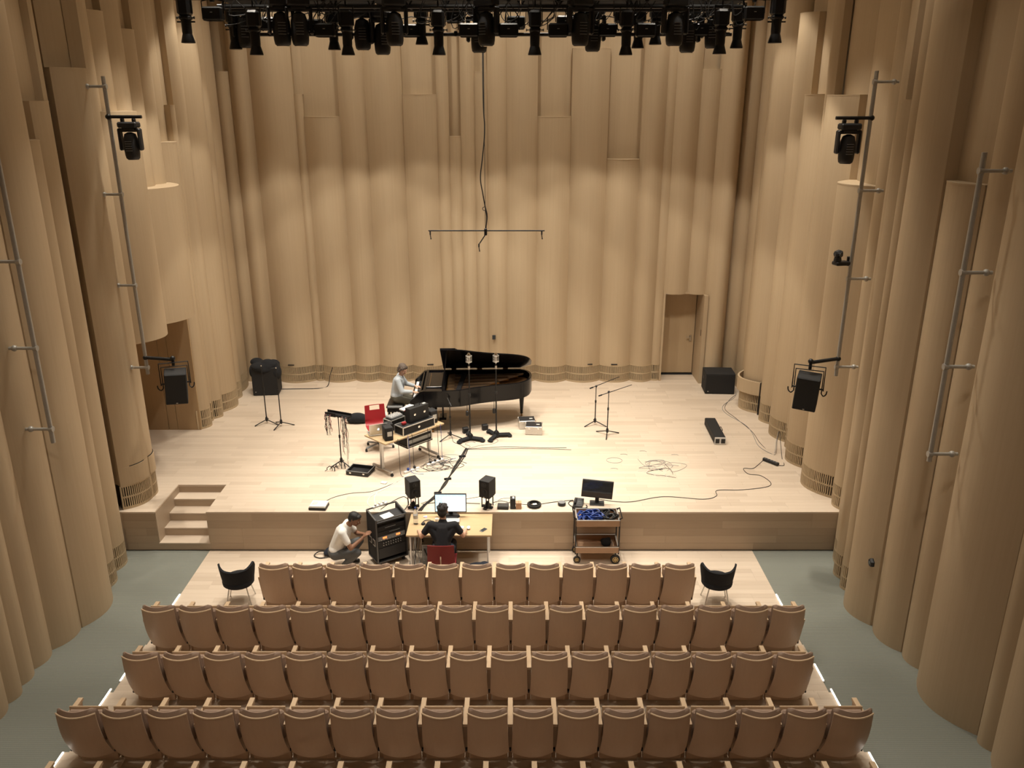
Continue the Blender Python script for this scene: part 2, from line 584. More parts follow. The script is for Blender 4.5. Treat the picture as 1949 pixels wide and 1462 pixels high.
# sloping carpeted aisles along both walls
def aisle(name, x0, x1):
    m = MB()
    prof = [(13.13, 0), (11.9, 0), (10.4, .008), (9.25, .022), (8.1, .09), (6.95, .17), (5.7, .27), (-2, .9)]
    n = len(prof)
    vs = [(x0, y, z) for y, z in prof] + [(x1, y, z) for y, z in prof] + [(x0, y, -.3) for y, z in prof] + [(x1, y, -.3) for y, z in prof]
    fs = []
    for i in range(n - 1):
        fs.append((i, i + 1, n + i + 1, n + i))
        fs.append((i, 2 * n + i, 2 * n + i + 1, i + 1))
        fs.append((n + i, n + i + 1, 3 * n + i + 1, 3 * n + i))
    m.add(vs, fs)
    return struct(m.build(name, 'carpet', smooth=0))
aisle('floor_aisle_left', FX0, -7.3)
aisle('floor_aisle_right', FX1, 6.3)

# ------------------------------------------------------------------ fluted timber walls
def arc(p0, p1, bulge, off, n=12):
    p0, p1 = Vector(p0), Vector(p1)
    d = (p1 - p0); nrm = Vector((-d.y, d.x)).normalized()
    if nrm.dot(CENT - (p0 + p1) / 2) < 0: nrm = -nrm
    return [p0.lerp(p1, i / n) + nrm * (off + bulge * (1 - (2 * i / n - 1) ** 2)) for i in range(n + 1)], nrm

def strip(mb, P, nrm, t, z0, z1):
    """a curved slat of thickness t following the arc"""
    B = [p - nrm * t for p in P][::-1]
    poly = [tuple(p) for p in P + B]
    n = len(P)
    # quads for the caps so that the curved strip stays well formed
    vs = [(p[0], p[1], z0) for p in poly] + [(p[0], p[1], z1) for p in poly]
    m = len(poly); fs = []
    for i in range(n - 1):
        a, b, c, d = i, i + 1, m - 2 - i, m - 1 - i
        fs += [(a, b, c, d)[::-1], (m + a, m + b, m + c, m + d)]
    for k in range(m):
        l = (k + 1) % m
        fs.append((k, l, m + l, m + k))
    mb.add(vs, fs)

VH = .46
def column(wall, p0, p1, bulge, z0, z1, vent=False, off=0, top=None, t=.14, mat='wall_wood', proud=0):
    """one timber flute; where it stops short a flatter one goes on behind it"""
    P, nrm = arc(p0, p1, bulge, off)
    ztop = z1 if top is None else top
    mb = MB(); zb = z0 + VH if vent else z0
    strip(mb, P, nrm, t, zb, ztop)
    c = mb.build('wall_column', mat, wall)
    if top is not None:
        Q, _ = arc(p0, p1, bulge * .25, off - .13)
        mb = MB(); strip(mb, Q, nrm, .05, top - .3, z1); mb.build('wall_column', mat, wall)
        mb = MB(); strip(mb, [p + nrm * .004 for p in P], nrm, bulge + .16, top - .012, top + .008); mb.build('column_cap', mat, c)
    if vent:
        V, _ = arc(p0, p1, bulge, off + proud)
        rec = MB(); strip(rec, [p - nrm * .045 for p in V], nrm, .03, z0 + .012, zb); rec.build('vent_recess', 'vent_dark', c)
        s = MB()
        strip(s, V, nrm, .03, z0, z0 + .045); strip(s, V, nrm, .03, zb - .03, zb); strip(s, V, nrm, .028, z0 + .218, z0 + .246)
        L = sum((V[i + 1] - V[i]).length for i in range(len(V) - 1))
        n = max(3, int(L / .034))
        for k in range(n + 1):
            u = k / n * (len(V) - 1); i = min(int(u), len(V) - 2)
            q = V[i].lerp(V[i + 1], u - i); tg = (V[i + 1] - V[i]).normalized()
            w = .03 if k in (0, n) else .0185
            s.box((q.x - nrm.x * .014, q.y - nrm.y * .014, z0 + VH / 2), (w, .026, VH - .02), rz=math.atan2(tg.y, tg.x))
        s.build('vent_slats', 'vent_wood', c, smooth=0, kind='stuff')
    return c

def backing(wall, x0, x1, y0, y1, z0, z1):
    MB().box(((x0 + x1) / 2, (y0 + y1) / 2, (z0 + z1) / 2), (x1 - x0, y1 - y0, z1 - z0)).build('wall_backing', 'wall_wood', wall)

# -- back wall
wb = struct(MB().box((-.5, 21.35, 5.5), (14.4, .2, 11.4)).build('wall_back', 'wall_flat_wood'))
YB = 20.42
back = [(-6.95, -6.57, .10, 8.32, 0), (-6.57, -6.10, .16, None, 0), (-6.10, -5.10, .24, None, 1), (-5.10, -4.90, .05, 7.82, 1),
        (-4.90, -4.06, .20, 7.33, 1), (-4.06, -3.43, .16, None, 1), (-3.43, -2.57, .20, None, 1), (-2.57, -1.77, .20, 7.82, 1),
        (-1.77, -1.49, .07, None, 1), (-1.49, -1.21, .07, 6.88, 1), (-1.21, -.88, .09, None, 1), (-.88, -.58, .08, 8.33, 1),
        (-.58, -.13, .10, None, 1), (-.13, .60, .17, None, 1), (.60, 1.40, .20, 7.33, 1), (1.40, 2.27, .20, 8.82, 1),
        (2.27, 3.06, .19, 6.36, 1), (3.06, 3.62, .15, None, 1), (3.62, 3.83, .03, None, 1)]
for x0, x1, b, tp, v in back:
    column(wb, (x0, YB), (x1, YB), b, SZ, CEIL, vent=bool(v), top=tp, t=.25)
backing(wb, -7.2, 3.83, 20.72, 20.8, 0, CEIL); backing(wb, 3.8, 6.3, 20.72, 20.8, 3.1, CEIL); backing(wb, 4.9, 6.3, 20.72, 20.8, 0, 3.1)
# over and beside the door
DZ = 3.08
column(wb, (3.83, YB), (4.42, YB), .12, DZ, CEIL, t=.25)
column(wb, (4.42, YB), (5.0, YB), .13, DZ, CEIL, top=8.37, t=.25)
column(wb, (4.84, YB - .1), (5.44, YB), .32, SZ, CEIL, t=.12)
column(wb, (5.44, YB), (5.95, YB), .20, SZ, CEIL, t=.25)
MB().box((3.85, 20.75, (SZ + DZ) / 2), (.05, .75, DZ - SZ)).build('door_jamb', 'wall_wood', wb)
MB().box((4.86, 20.62, (SZ + DZ) / 2), (.10, .9, DZ - SZ)).build('door_jamb', 'wall_wood', wb)
MB().box((4.35, 20.78, DZ + .03), (1.06, .8, .06)).build('door_jamb', 'wall_wood', wb)
d = struct(MB().box((4.345, 20.98, (SZ + .03 + DZ) / 2), (.90, .06, DZ - SZ - .05), bev=.006).build('door_1', 'door_wood'))
h = MB(); h.box((4.69, 20.93, SZ + 1.0), (.05, .02, .17), bev=.006); h.tube((4.69, 20.94, SZ + 1.04), (4.69, 20.88, SZ + 1.04), .011); h.tube((4.70, 20.885, SZ + 1.04), (4.57, 20.885, SZ + 1.04), .011)
h.build('door_handle', 'chrome', d)
c_ = MB(); c_.box((4.05, 20.92, DZ - .10), (.24, .05, .06), bev=.008); c_.bar((4.12, 20.90, DZ - .07), (4.45, 20.90, DZ - .04), .02)
c_.build('door_closer', 'alu', d)
MB().box((4.345, 20.96, SZ + .012), (.92, .10, .024)).build('threshold', 'black_paint', d)
MB().box((4.815, 20.30, SZ + 1.32), (.015, .06, .17), bev=.004).build('lock_plate', 'black_metal', wb)
# dark cable slots low on the flutes
for x, b in ((-5.67, .235), (-2.10, .194), (1.99, .175), (2.63, .19)):
    MB().box((x, YB - b, SZ + VH + .035), (.16, .022, .026)).build('socket_slot', 'black_plastic', wb)

# -- left wall
wl = struct(MB().box((-8.95, 9.3, 5.3), (.2, 24, 11.6)).build('wall_left', 'wall_flat_wood'))
for y0, y1, x0, x1, b, tp, v in [
        (20.45, 19.45, -6.95, -6.80, .12, None, 1), (19.45, 18.95, -6.80, -6.74, .10, None, 1), (18.95, 18.05, -6.74, -6.82, .20, None, 1),
        (18.05, 17.65, -6.82, -6.86, .14, None, 1), (17.65, 17.50, -6.86, -6.88, .05, 7.6, 1), (17.50, 17.0, -6.88, -6.95, .16, 6.9, 1)]:
    column(wl, (x0, y0), (x1, y1), b, SZ, CEIL, vent=bool(v), top=tp)
for y0, y1, b, tp in [(17.0, 16.45, .12, None), (16.45, 15.9, .12, 8.9), (15.9, 15.3, .14, None), (15.3, 14.75, .12, 9.1), (14.75, 14.1, .12, None)]:
    column(wl, (-6.98, y0), (-6.98, y1), b, 3.6, CEIL, top=tp)
# two columns hang free over the side entrance
for y0, y1, z0, z1 in [(15.45, 14.15, 3.55, 7.52), (16.95, 15.45, 3.57, 6.14)]:
    mb = MB(); P, nr = arc((-6.86, y0), (-6.86, y1), .42, 0, 16); strip(mb, P, nr, .45, z0, z1); mb.build('hanging_column', 'wall_wood', wl)
for x0, x1, y0, y1, b, tp, v in [(-6.62, -6.90, 13.72, 14.22, .12, None, 1), (-6.93, -6.62, 13.22, 13.72, .10, 8.16, 1)]:
    column(wl, (x0, y0), (x1, y1), b, SZ, CEIL, vent=True, top=tp, t=.2)
for a_, b_, bu in (((-6.62, 13.73), (-6.88, 14.2), .12), ((-6.92, 13.24), (-6.63, 13.71), .10)):
    mb = MB(); P, nr = arc(a_, b_, bu, .014); strip(mb, P, nr, .02, SZ + VH, SZ + .80); pnl = mb.build('access_panel', 'wall_wood', wl)
    mb = MB(); P, nr = arc(a_, b_, bu, .006); strip(mb, P, nr, .02, SZ + .80, SZ + .815); mb.build('panel_joint', 'vent_dark', pnl)
# side entrance: flat panelled end wall
for x0, x1 in [(-8.85, -7.62), (-7.61, -7.42), (-7.41, -6.90)]:
    MB().box(((x0 + x1) / 2, 17.06, (SZ + 3.75) / 2 ), (x1 - x0, .12, 3.75 - SZ + .77), bev=.004).build('flat_panel', 'wall_flat_wood', wl)
MB().box((-7.9, 15.6, 3.66), (1.9, 3.0, .08)).build('entrance_soffit', 'wall_flat_wood', wl)
MB().box((-7.9, 14.12, 2.2), (1.9, .10, 4.4)).build('entrance_return', 'wall_flat_wood', wl)
backing(wl, -7.22, -7.14, -2, 14.15, -.1, CEIL); backing(wl, -7.22, -7.14, 14.15, 17.05, 3.62, CEIL); backing(wl, -7.22, -7.14, 17.05, 20.75, 0, CEIL)
AL = [(13.14, 12.97, -7.00, -6.96, .03, None, 1), (12.97, 12.38, -6.94, -6.86, .13, 7.68, 1), (12.38, 11.79, -6.86, -6.78, .14, 7.16, 1), (11.79, 10.81, -6.63, -6.62, .18, None, 0),
      (10.81, 10.25, -6.64, -6.80, .09, None, 0), (10.25, 9.80, -6.80, -6.82, .08, None, 0), (9.80, 9.44, -6.82, -6.80, .07, 8.6, 0), (9.44, 9.07, -6.80, -6.76, .08, None, 0),
      (9.07, 8.55, -6.76, -6.78, .10, None, 0), (8.55, 7.6, -6.80, -6.84, .22, None, 0), (7.6, 6.9, -6.84, -6.84, .15, None, 0),
      (6.9, 5.9, -6.84, -6.84, .2, None, 0), (5.9, 4.9, -6.84, -6.84, .2, None, 0), (4.9, 3.8, -6.84, -6.84, .2, None, 0), (3.8, 2.4, -6.84, -6.84, .2, None, 0),
      (2.4, 1, -6.84, -6.84, .2, None, 0), (1, -.6, -6.84, -6.84, .2, None, 0), (-.6, -2.0, -6.84, -6.84, .2, None, 0)]
for y0, y1, x0, x1, b, tp, v in AL:
    column(wl, (x0, y0), (x1, y1), b, 0 if v else -.05, CEIL, vent=bool(v), top=tp, t=.2)

# -- right wall
wr = struct(MB().box((6.75, 9.3, 5.3), (.2, 24, 11.6)).build('wall_right', 'wall_flat_wood'))
for y0, y1, x0, x1, b, tp, v in [
        (20.45, 19.6, 5.85, 5.80, .10, None, 1), (19.6, 18.95, 5.80, 5.78, .12, 8.9, 1), (18.95, 17.95, 5.78, 5.88, .36, None, 1), (17.95, 17.26, 5.88, 5.90, .24, 9.3, 1),
        (17.26, 16.23, 5.90, 5.90, .26, 7.8, 1), (16.23, 15.9, 5.86, 5.86, .10, None, 1), (15.9, 14.86, 5.90, 5.92, .34, 7.78, 1),
        (14.86, 13.64, 5.92, 5.90, .39, 6.37, 1), (13.64, 13.14, 5.90, 5.92, .12, None, 1)]:
    column(wr, (x0, y0), (x1, y1), b, SZ, CEIL, vent=bool(v), top=tp, proud=.068 if y0 == 18.95 else 0)
# a proud vent panel round the far column
mb = MB(); P, nr = arc((5.72, 18.98), (5.80, 17.92), .36, .07, 16); strip(mb, P, nr, .05, SZ + VH, SZ + .78); mb.build('vent_panel', 'wall_wood', wr)
mb = MB(); mb.box((5.73, 17.93, SZ + .39), (.05, .025, .78), rz=.5); mb.build('vent_panel_joint', 'vent_dark', wr)
backing(wr, 6.10, 6.18, -2, 20.75, -.1, CEIL)
AR = [(13.14, 12.55, 5.84, 5.66, .05, None, 1), (12.55, 12.12, 5.68, 5.62, .13, 7.7, 1), (12.12, 11.74, 5.62, 5.62, .14, None, 1), (11.74, 10.86, 5.54, 5.54, .21, None, 0),
      (10.86, 10.2, 5.58, 5.72, .13, 6.72, 0), (10.2, 9.80, 5.74, 5.80, .07, None, 0), (9.80, 8.45, 5.82, 5.90, .31, None, 0), (8.45, 8.15, 5.92, 5.92, .08, 7.3, 0),
      (8.15, 7.2, 5.92, 5.92, .18, None, 0), (7.2, 6.2, 5.92, 5.92, .22, None, 0), (6.2, 5.0, 5.92, 5.92, .2, None, 0), (5.0, 3.8, 5.92, 5.92, .2, None, 0),
      (3.8, 2.4, 5.92, 5.92, .2, None, 0), (2.4, 1, 5.92, 5.92, .2, None, 0), (1, -.6, 5.92, 5.92, .2, None, 0), (-.6, -2, 5.92, 5.92, .2, None, 0)]
for y0, y1, x0, x1, b, tp, v in AR:
    column(wr, (x0, y0), (x1, y1), b, 0 if v else -.05, CEIL, vent=bool(v), top=tp, t=.2)

struct(MB().box((-.5, -2.2, 5.3), (16, .2, 11.6)).build('wall_rear', 'wall_flat_wood'))
ceil = struct(MB().box((-.5, 9.6, CEIL + .1), (16.5, 24.4, .2)).build('ceiling', 'ceiling_dark'))

# downlights set into the ceiling; the added fill lamps get the same body
for i, (x, y, tx, ty, pw, cone, bl) in enumerate(LAMPS):
    t = thing('ceiling_downlight', 'round black recessed downlight set in the dark ceiling', 'light', (x, y, CEIL), 0, 'ceiling downlights')
    mb = MB(); ring = [(.13, -.12), (.15, -.12), (.15, 0), (.13, 0), (.13, -.12)]
    mb.lathe([(.125, 0), (.15, 0), (.15, -.10), (.125, -.10), (.12, -.02)], n=20); mb.build('housing', 'black_metal', t)
    MB().lathe([(.118, -.03), (.118, -.02)], n=20).build('lens', 'lamp_lens', t)
    L = bpy.data.lights.new('downlight_lamp', 'SPOT'); L.energy = pw; L.color = WARM
    L.spot_size = R(cone); L.spot_blend = bl; L.shadow_soft_size = .09
    lo = bpy.data.objects.new('downlight_lamp', L); col.objects.link(lo); lo.parent = t
    lo.location = (0, 0, -.12)
    lo.rotation_euler = (Vector((tx - x, ty - y, -10.2))).to_track_quat('-Z', 'Y').to_euler()
# ------------------------------------------------------------------ tip-up seats
SW = .52
def patch(ub, ut, zb, zt, ylean, curve, belly, y_off, th, nu=12, nv=8, rnd=0, horn=0, soft=0):
    """curved board: front and back skin with rim.  y grows towards the stage"""
    mb = MB(); F, B = [], []
    for j in range(nv + 1):
        v = j / nv
        for i in range(nu + 1):
            u = 2 * i / nu - 1
            hw = ub + (ut - ub) * v
            e = max(0, abs(u) - .8) / .2
            z = zb + (zt - zb) * v
            zz = z + horn * (u * u) * v - rnd * (e ** 2) * (1 if v > .5 else -1) * abs(2 * v - 1)
            y = ylean * (1 - v) + curve * u * u - belly * math.sin(PI * v) + y_off
            q = soft * (max(0, v - .8) / .2) ** 2 * th * .42
            F.append((hw * u, y + q, zz)); B.append((hw * u * .985, y + th - q, zz))
    n = nu + 1; N = len(F); fs = []
    for j in range(nv):
        for i in range(nu):
            a = j * n + i
            fs.append((a, a + 1, a + n + 1, a + n)); fs.append((N + a, N + a + n, N + a + n + 1, N + a + 1))
    for i in range(nu):
        fs.append((i, N + i, N + i + 1, i + 1)); a = nv * n + i; fs.append((a, a + 1, N + a + 1, N + a))
    for j in range(nv):
        a = j * n; fs.append((a, a + n, N + a + n, N + a)); a = j * n + nu; fs.append((a, N + a, N + a + n, a + n))
    return mb.add(F + B, fs)

me_shell = patch(.246, .226, .20, .925, .20, .085, .055, 0, .016).mesh('back_shell', 'seat_wood')
me_cush = patch(.212, .222, .45, .985, .10, .085, .02, .006, .08, nv=14, rnd=.035, horn=.012, soft=1).mesh('back_cushion', 'seat_fabric', 60)
mb = MB()
pts = [(.226 * (2 * i / 16 - 1), .085 * (2 * i / 16 - 1) ** 2 + .006, .930) for i in range(17)]
mb.pipe(pts, .0105, 6)
me_edge = mb.mesh('top_edge', 'arm_wood')
me_pan = MB().box((0, .335, .60), (.452, .018, .42), bev=.005, rx=R(-6)).mesh('seat_pan', 'arm_wood')
me_block = MB().box((0, .40, .22), (.46, .06, .40), bev=.008).mesh('seat_light_block', 'seat_wood')  # hidden box added to block light, keeps the floor under the seat dark
me_pad = MB().box((0, .295, .595), (.435, .075, .385), bev=.025, rx=R(-6)).mesh('seat_pad', 'seat_fabric')
mb = MB()
mb.prism([(.20, .645), (.655, .645), (.655, .68), (.20, .68)], -.029, .029, Matrix(((0, 0, 1, 0), (1, 0, 0, 0), (0, 1, 0, 0), (0, 0, 0, 1))))
me_arm = mb.mesh('armrest', 'arm_wood', 0)
mb = MB()
mb.prism([(.20, .645), (.325, .20), (.42, .18), (.42, 0), (.56, 0), (.56, .18), (.63, .645)], -.026, .026, Matrix(((0, 0, 1, 0), (1, 0, 0, 0), (0, 1, 0, 0), (0, 0, 0, 1))))
me_side = mb.mesh('side_panel', 'seat_wood', 0)
me_bolt = MB().box((0, .300, .235), (.024, .05, .03), bev=.003).mesh('bolt', 'black_metal')
ORD = ['', 'first', 'second', 'third', 'fourth', 'fifth', 'sixth', 'seventh', 'eighth', 'ninth', 'tenth', 'eleventh', 'twelfth', 'thirteenth',
       'fourteenth', 'fifteenth', 'sixteenth', 'seventeenth', 'eighteenth']
ROWS = [(13, -3.92, 10.95, 0, 'the short front row of thirteen'), (18, -5.22, 9.80, .03, 'the second row from the stage'),
        (17, -4.98, 8.667, .10, 'the third row from the stage'), (18, -5.22, 7.55, .18, 'the fourth row from the stage'),
        (17, -4.96, 6.43, .28, 'the fifth row from the stage')]
for ri, (n, x0, y, z, where) in enumerate(ROWS):
    for k in range(n):
        t = thing('auditorium_seat', 'tip-up wooden seat, %s from the stage-steps side in %s' % (ORD[k + 1], where), 'seat',
                  (x0 + (k + .5) * SW, y, z), 0, 'tip-up seats in %s' % where)
        place('back_shell', me_shell, t); place('back_cushion', me_cush, t); place('top_edge', me_edge, t)
        place('seat_pan', me_pan, t); place('seat_pad', me_pad, t); place('seat_light_block', me_block, t)
        for sx in ((-1, 1) if k == n - 1 else (-1,)):
            a = place('armrest', me_arm, t, (sx * SW / 2, 0, 0)); place('side_panel', me_side, t, (sx * SW / 2, 0, 0)); place('bolt', me_bolt, t, (sx * SW / 2, 0, 0))

# strips of light in the platform edges along both aisles
for nm, y, z in (('the front row', 11.53, 0), ('the second row', 9.72, .03), ('the third row', 9.10, .10), ('the fourth row', 7.86, .18)):
    for side, x in (('stage-steps aisle', FX0 - .008), ('opposite aisle', FX1 + .008)):
        t = thing('aisle_light', 'lit white strip in the platform edge by %s, %s' % (nm, side), 'light', (x, y, z), 0, 'aisle step lights')
        MB().box((0, 0, -.006), (.03, .40, .02), bev=.003).build('channel', 'alu', t)
        MB().box((0, 0, .006), (.018, .36, .008)).build('light_strip', 'strip_light', t)

# two black tub chairs at the ends of the front row
def tub_chair(loc, rz, label):
    t = thing('tub_chair', label, 'chair', loc, rz, 'black tub chairs')
    s = MB(); nu, nv = 20, 8; F, B = [], []
    for j in range(nv + 1):
        v = j / nv
        for i in range(nu + 1):
            a = -PI * .50 + (i / nu) * PI      # from one arm round the back (-y) to the other
            u = 2 * i / nu - 1
            r = .215 + .07 * v ** .6
            ry = .19 + .08 * v ** .6
            h = .70 + .045 * max(0, abs(u) - .45) / .55 * 1.6 - .02 * (1 - abs(u))
            if abs(u) > .88: h -= .10 * (abs(u) - .88) / .12
            z = .33 + (h - .33) * v
            F.append((r * math.sin(a), -ry * math.cos(a), z)); k = .90
            B.append((r * math.sin(a) * k, -ry * math.cos(a) * k, z + (.012 if v > .9 else 0)))
    n = nu + 1; N = len(F); fs = []
    for j in range(nv):
        for i in range(nu):
            a = j * n + i
            fs.append((a, a + 1, a + n + 1, a + n)); fs.append((N + a, N + a + n, N + a + n + 1, N + a + 1))
    for i in range(nu):
        fs.append((i, N + i, N + i + 1, i + 1)); a = nv * n + i; fs.append((a, a + 1, N + a + 1, N + a))
    for j in range(nv):
        a = j * n; fs.append((a, a + n, N + a + n, N + a)); a = j * n + nu; fs.append((a, N + a, N + a + n, a + n))
    s.add(F + B, fs); s.build('backrest', 'black_cloth', t)
    c = MB(); c.lathe([(.10, .30), (.19, .33), (.245, .37), (.25, .42), (.235, .445), (.10, .455)], n=24); c.build('seat', 'black_cloth', t)
    for sx in (-1, 1):
        for sy in (-1, 1):
            MB().tube((sx * .13, sy * .12, .34), (sx * .20, sy * .19, 0), .011, .009, 8).build('leg', 'steel', t)
    return t
tub_chair((-4.40, 11.52, 0), R(8), 'black tub chair on thin legs at the stage-steps end of the front row')
tub_chair((3.29, 11.50, 0), R(-4), 'black tub chair on thin legs at the trolley end of the front row')
# ------------------------------------------------------------------ grand piano
def ring_prism(mb, outer, inner, z0, z1):
    n = len(outer)
    vs = [(p[0], p[1], z0) for p in outer] + [(p[0], p[1], z0) for p in inner] + [(p[0], p[1], z1) for p in outer] + [(p[0], p[1], z1) for p in inner]
    fs = []
    for k in range(n):
        l = (k + 1) % n
        fs += [(k, l, 2 * n + l, 2 * n + k), (n + l, n + k, 3 * n + k, 3 * n + l), (2 * n + k, 2 * n + l, 3 * n + l, 3 * n + k), (l, k, n + k, n + l)]
    mb.add(vs, fs)

def inset(poly, d):
    out = []; n = len(poly)
    for i in range(n):
        a, b, c = Vector(poly[i - 1][:2]), Vector(poly[i][:2]), Vector(poly[(i + 1) % n][:2])
        e1 = (b - a).normalized(); e2 = (c - b).normalized()
        n1 = Vector((-e1.y, e1.x)); n2 = Vector((-e2.y, e2.x))
        nn = (n1 + n2); nn.normalize()
        k = d / max(.4, nn.dot(n1))
        out.append(tuple(b + nn * k))
    return out

PW, PL = 1.52, 2.70
curve = [tuple(p)[:2] for p in spline([(.85, 0, 0), (1.12, .05, 0), (1.42, .19, 0), (1.8, .32, 0), (2.15, .40, 0), (2.42, .51, 0), (2.60, .70, 0), (2.68, .95, 0), (2.68, 1.2, 0), (2.60, 1.40, 0), (2.44, PW, 0)], 4)]
outline = [(.28, 0), (.55, 0)] + curve + [(1.6, PW), (.28, PW)]
pn = thing('grand_piano', 'black lacquered concert grand piano with its lid propped open', 'piano', (-2.2, 16.72, SZ), R(2))
mb = MB(); ring_prism(mb, outline, inset(outline, .05), .66, 1.0)
mb.prism(inset(outline, .02), .62, .66)
for v in (.05, PW - .05):                       # key arms
    mb.prism([(0, .62), (.30, .62), (.30, 1.0), (.22, .985), (.10, .87), (.02, .80), (0, .78)], v - .05, v + .05, Matrix(((1, 0, 0, 0), (0, 0, 1, 0), (0, 1, 0, 0), (0, 0, 0, 1))))
mb.box((.16, PW / 2, .64), (.32, PW - .1, .06)); mb.box((.015, PW / 2, .68), (.03, PW - .2, .09), bev=.005)
mb.box((.255, PW / 2, .86), (.03, PW - .2, .24), ry=R(-14))
case = mb.build('case', 'piano_black', pn)
wk = MB(); bk = MB()
kw = (PW - .22) / 52
for k in range(52):
    wk.box((.115, .11 + (k + .5) * kw, .735), (.15, kw - .0015, .022), bev=.002)
    if (k % 7) not in (1, 4) and k < 51: bk.box((.145, .11 + (k + 1) * kw, .752), (.09, kw * .5, .016), bev=.002)
wk.build('white_keys', 'ivory', pn, kind='stuff'); bk.build('black_keys', 'piano_black', pn, kind='stuff')
mb = MB(); mb.box((.52, PW / 2, .955), (.46, PW - .12, .03)); mb.build('pin_block_cover', 'piano_black', pn)
mb = MB(); mb.box((.50, PW / 2 + .05, .985), (.34, .98, .018), bev=.004); mb.box((.66, PW / 2 + .05, .992), (.03, 1.0, .03), bev=.004); mb.build('music_desk', 'piano_black', pn)
MB().box((.40, PW / 2 + .05, .997), (.008, .9, .004)).build('desk_hinge', 'piano_gold', pn)
inner = [p for p in inset(outline, .055)]
mb = MB(); mb.prism([(.75, .06)] + [p for p in inner if p[0] > .78 and p[1] < PW - .07] + [(.75, PW - .06)], .80, .83); mb.build('soundboard', 'sound_board', pn)
pl = MB()
for q in range(6):
    v = .25 + q * .22
    pl.bar((.78, v, .90), (min(2.5, 1.25 + v * 1.0), min(PW - .12, v + .12), .90), .05, .03)
pl.box((.86, PW / 2, .90), (.16, PW - .14, .03)); pl.build('iron_frame', 'piano_gold', pn)
sg = MB()
for q in range(90):
    v = .12 + q * (PW - .28) / 89; u1 = min(2.52, 1.05 + (v / PW) * 1.75)
    sg.bar((.80, v, .925), (u1, min(PW - .1, v + .05), .925), .0022)
sg.build('strings', 'steel', pn, smooth=0, kind='stuff')
dm = MB()
for q in range(60):
    v = .14 + q * (PW - .32) / 59
    dm.box((1.02 + .1 * v, v, .955), (.10, .011, .04))
dm.build('dampers', 'black_plastic', pn, smooth=0, kind='stuff')
al = R(33); hz = 1.015
HM = Matrix.Translation((0, PW, hz)) @ Matrix(((1, 0, 0, 0), (0, -math.cos(al), math.sin(al), 0), (0, math.sin(al), math.cos(al), 0), (0, 0, 0, 1)))
def lid_w(u):
    best = 0
    for i in range(len(outline)):
        a, b = outline[i], outline[(i + 1) % len(outline)]
        if abs(b[0] - a[0]) > 1e-6 and min(a[0], b[0]) - 1e-6 <= u <= max(a[0], b[0]) + 1e-6:
            v = a[1] + (b[1] - a[1]) * (u - a[0]) / (b[0] - a[0]); best = max(best, PW - v)
    return best
us = [.66 + (2.68 - .66) * i / 40 for i in range(41)]
low = []
top = [(u, lid_w(u) + .015) for u in us]
lowp = []
for u in us:
    lo = 0.0
    if u > 2.44: lo = PW - max(v for (x, v) in [(2.44, PW), (2.60, 1.40), (2.68, 1.2), (2.68, .95)] if True) if False else (u - 2.44) / .24 * .30
    lowp.append((u, lo))
mb = MB(); mb.prism(lowp + top[::-1], 0, .022, HM); lid = mb.build('lid', 'piano_black', pn)
mb = MB(); mb.prism([(.66, .03), (1.06, .03), (1.06, PW - .14), (.98, PW + .01), (.66, PW + .01)], .024, .045, HM); mb.build('lid_flap', 'piano_black', lid)
for u in (.9, 1.5, 2.1):
    MB().box((u, PW + .008, hz), (.12, .022, .03), bev=.003).build('hinge', 'piano_gold', lid)
tip = HM @ Vector((.80, 1.44, 0))
MB().cap((.70, .07, .99), tip, .014, .014, 8).build('lid_prop', 'piano_black', pn)
for u, v in ((2.46, 1.05), (.46, .13), (.46, PW - .13)):
    L = MB(); L.lathe([(.035, .07), (.032, .12), (.06, .50), (.062, .62)], (u, v, 0), 8); L.box((u, v, .635), (.16, .16, .05), bev=.01)
    leg = L.build('leg', 'piano_black', pn)
    c = MB(); c.tube((u - .02, v, .04), (u + .02, v, .04), .038, n=14); c.box((u, v, .085), (.05, .05, .03)); c.build('caster', 'piano_gold', leg)
mb = MB()
for s in (-.09, .09): mb.tube((.66, PW / 2 + s, .14), (.66, PW / 2 + s * .8, .63), .016)
mb.box((.66, PW / 2, .12), (.16, .30, .06), bev=.01); lyre = mb.build('pedal_lyre', 'piano_black', pn)
for s in (-.07, 0, .07):
    MB().box((.54, PW / 2 + s, .06), (.16, .03, .012), bev=.004).build('pedal', 'piano_gold', lyre)

t = thing('piano_bench', 'black upholstered bench that the pianist sits on', 'bench', (-2.60, 17.46, SZ))
mb = MB(); mb.box((0, 0, .46), (.40, .62, .09), bev=.035)
mb.build('cushion', 'leather_black', t)
MB().box((0, 0, .385), (.36, .58, .07), bev=.006).build('apron', 'piano_black', t)
for a in (-.14, .14):
    for b in (-.24, .24):
        MB().box((a, b, .18), (.05, .05, .36), bev=.006).build('leg', 'piano_black', t)

# ------------------------------------------------------------------ people
def blob(name, prims, m, parent=None, voxel=.009, smooth=4):
    """tapered limbs and lumps grown together into one continuous surface"""
    mb = MB()
    for p in prims:
        if p[0] == 'c': mb.cap(p[1], p[2], p[3], p[4] if len(p) > 4 else p[3], 14)
        else:
            Mx = None
            if len(p) > 3: Mx = Matrix.Translation(p[1]) @ Euler(p[3]).to_matrix().to_4x4(); mb.sph((0, 0, 0), p[2], 18, 12, Mx)
            else: mb.sph(p[1], p[2], 18, 12)
    o = mb.build(name, m, parent, smooth=180)
    r = o.modifiers.new('grow', 'REMESH'); r.mode = 'VOXEL'; r.voxel_size = voxel; r.use_smooth_shade = True
    s = o.modifiers.new('soften', 'SMOOTH'); s.factor = .5; s.iterations = smooth
    return o

def lerp3(a, b, t): return tuple(x + (y - x) * t for x, y in zip(a, b))

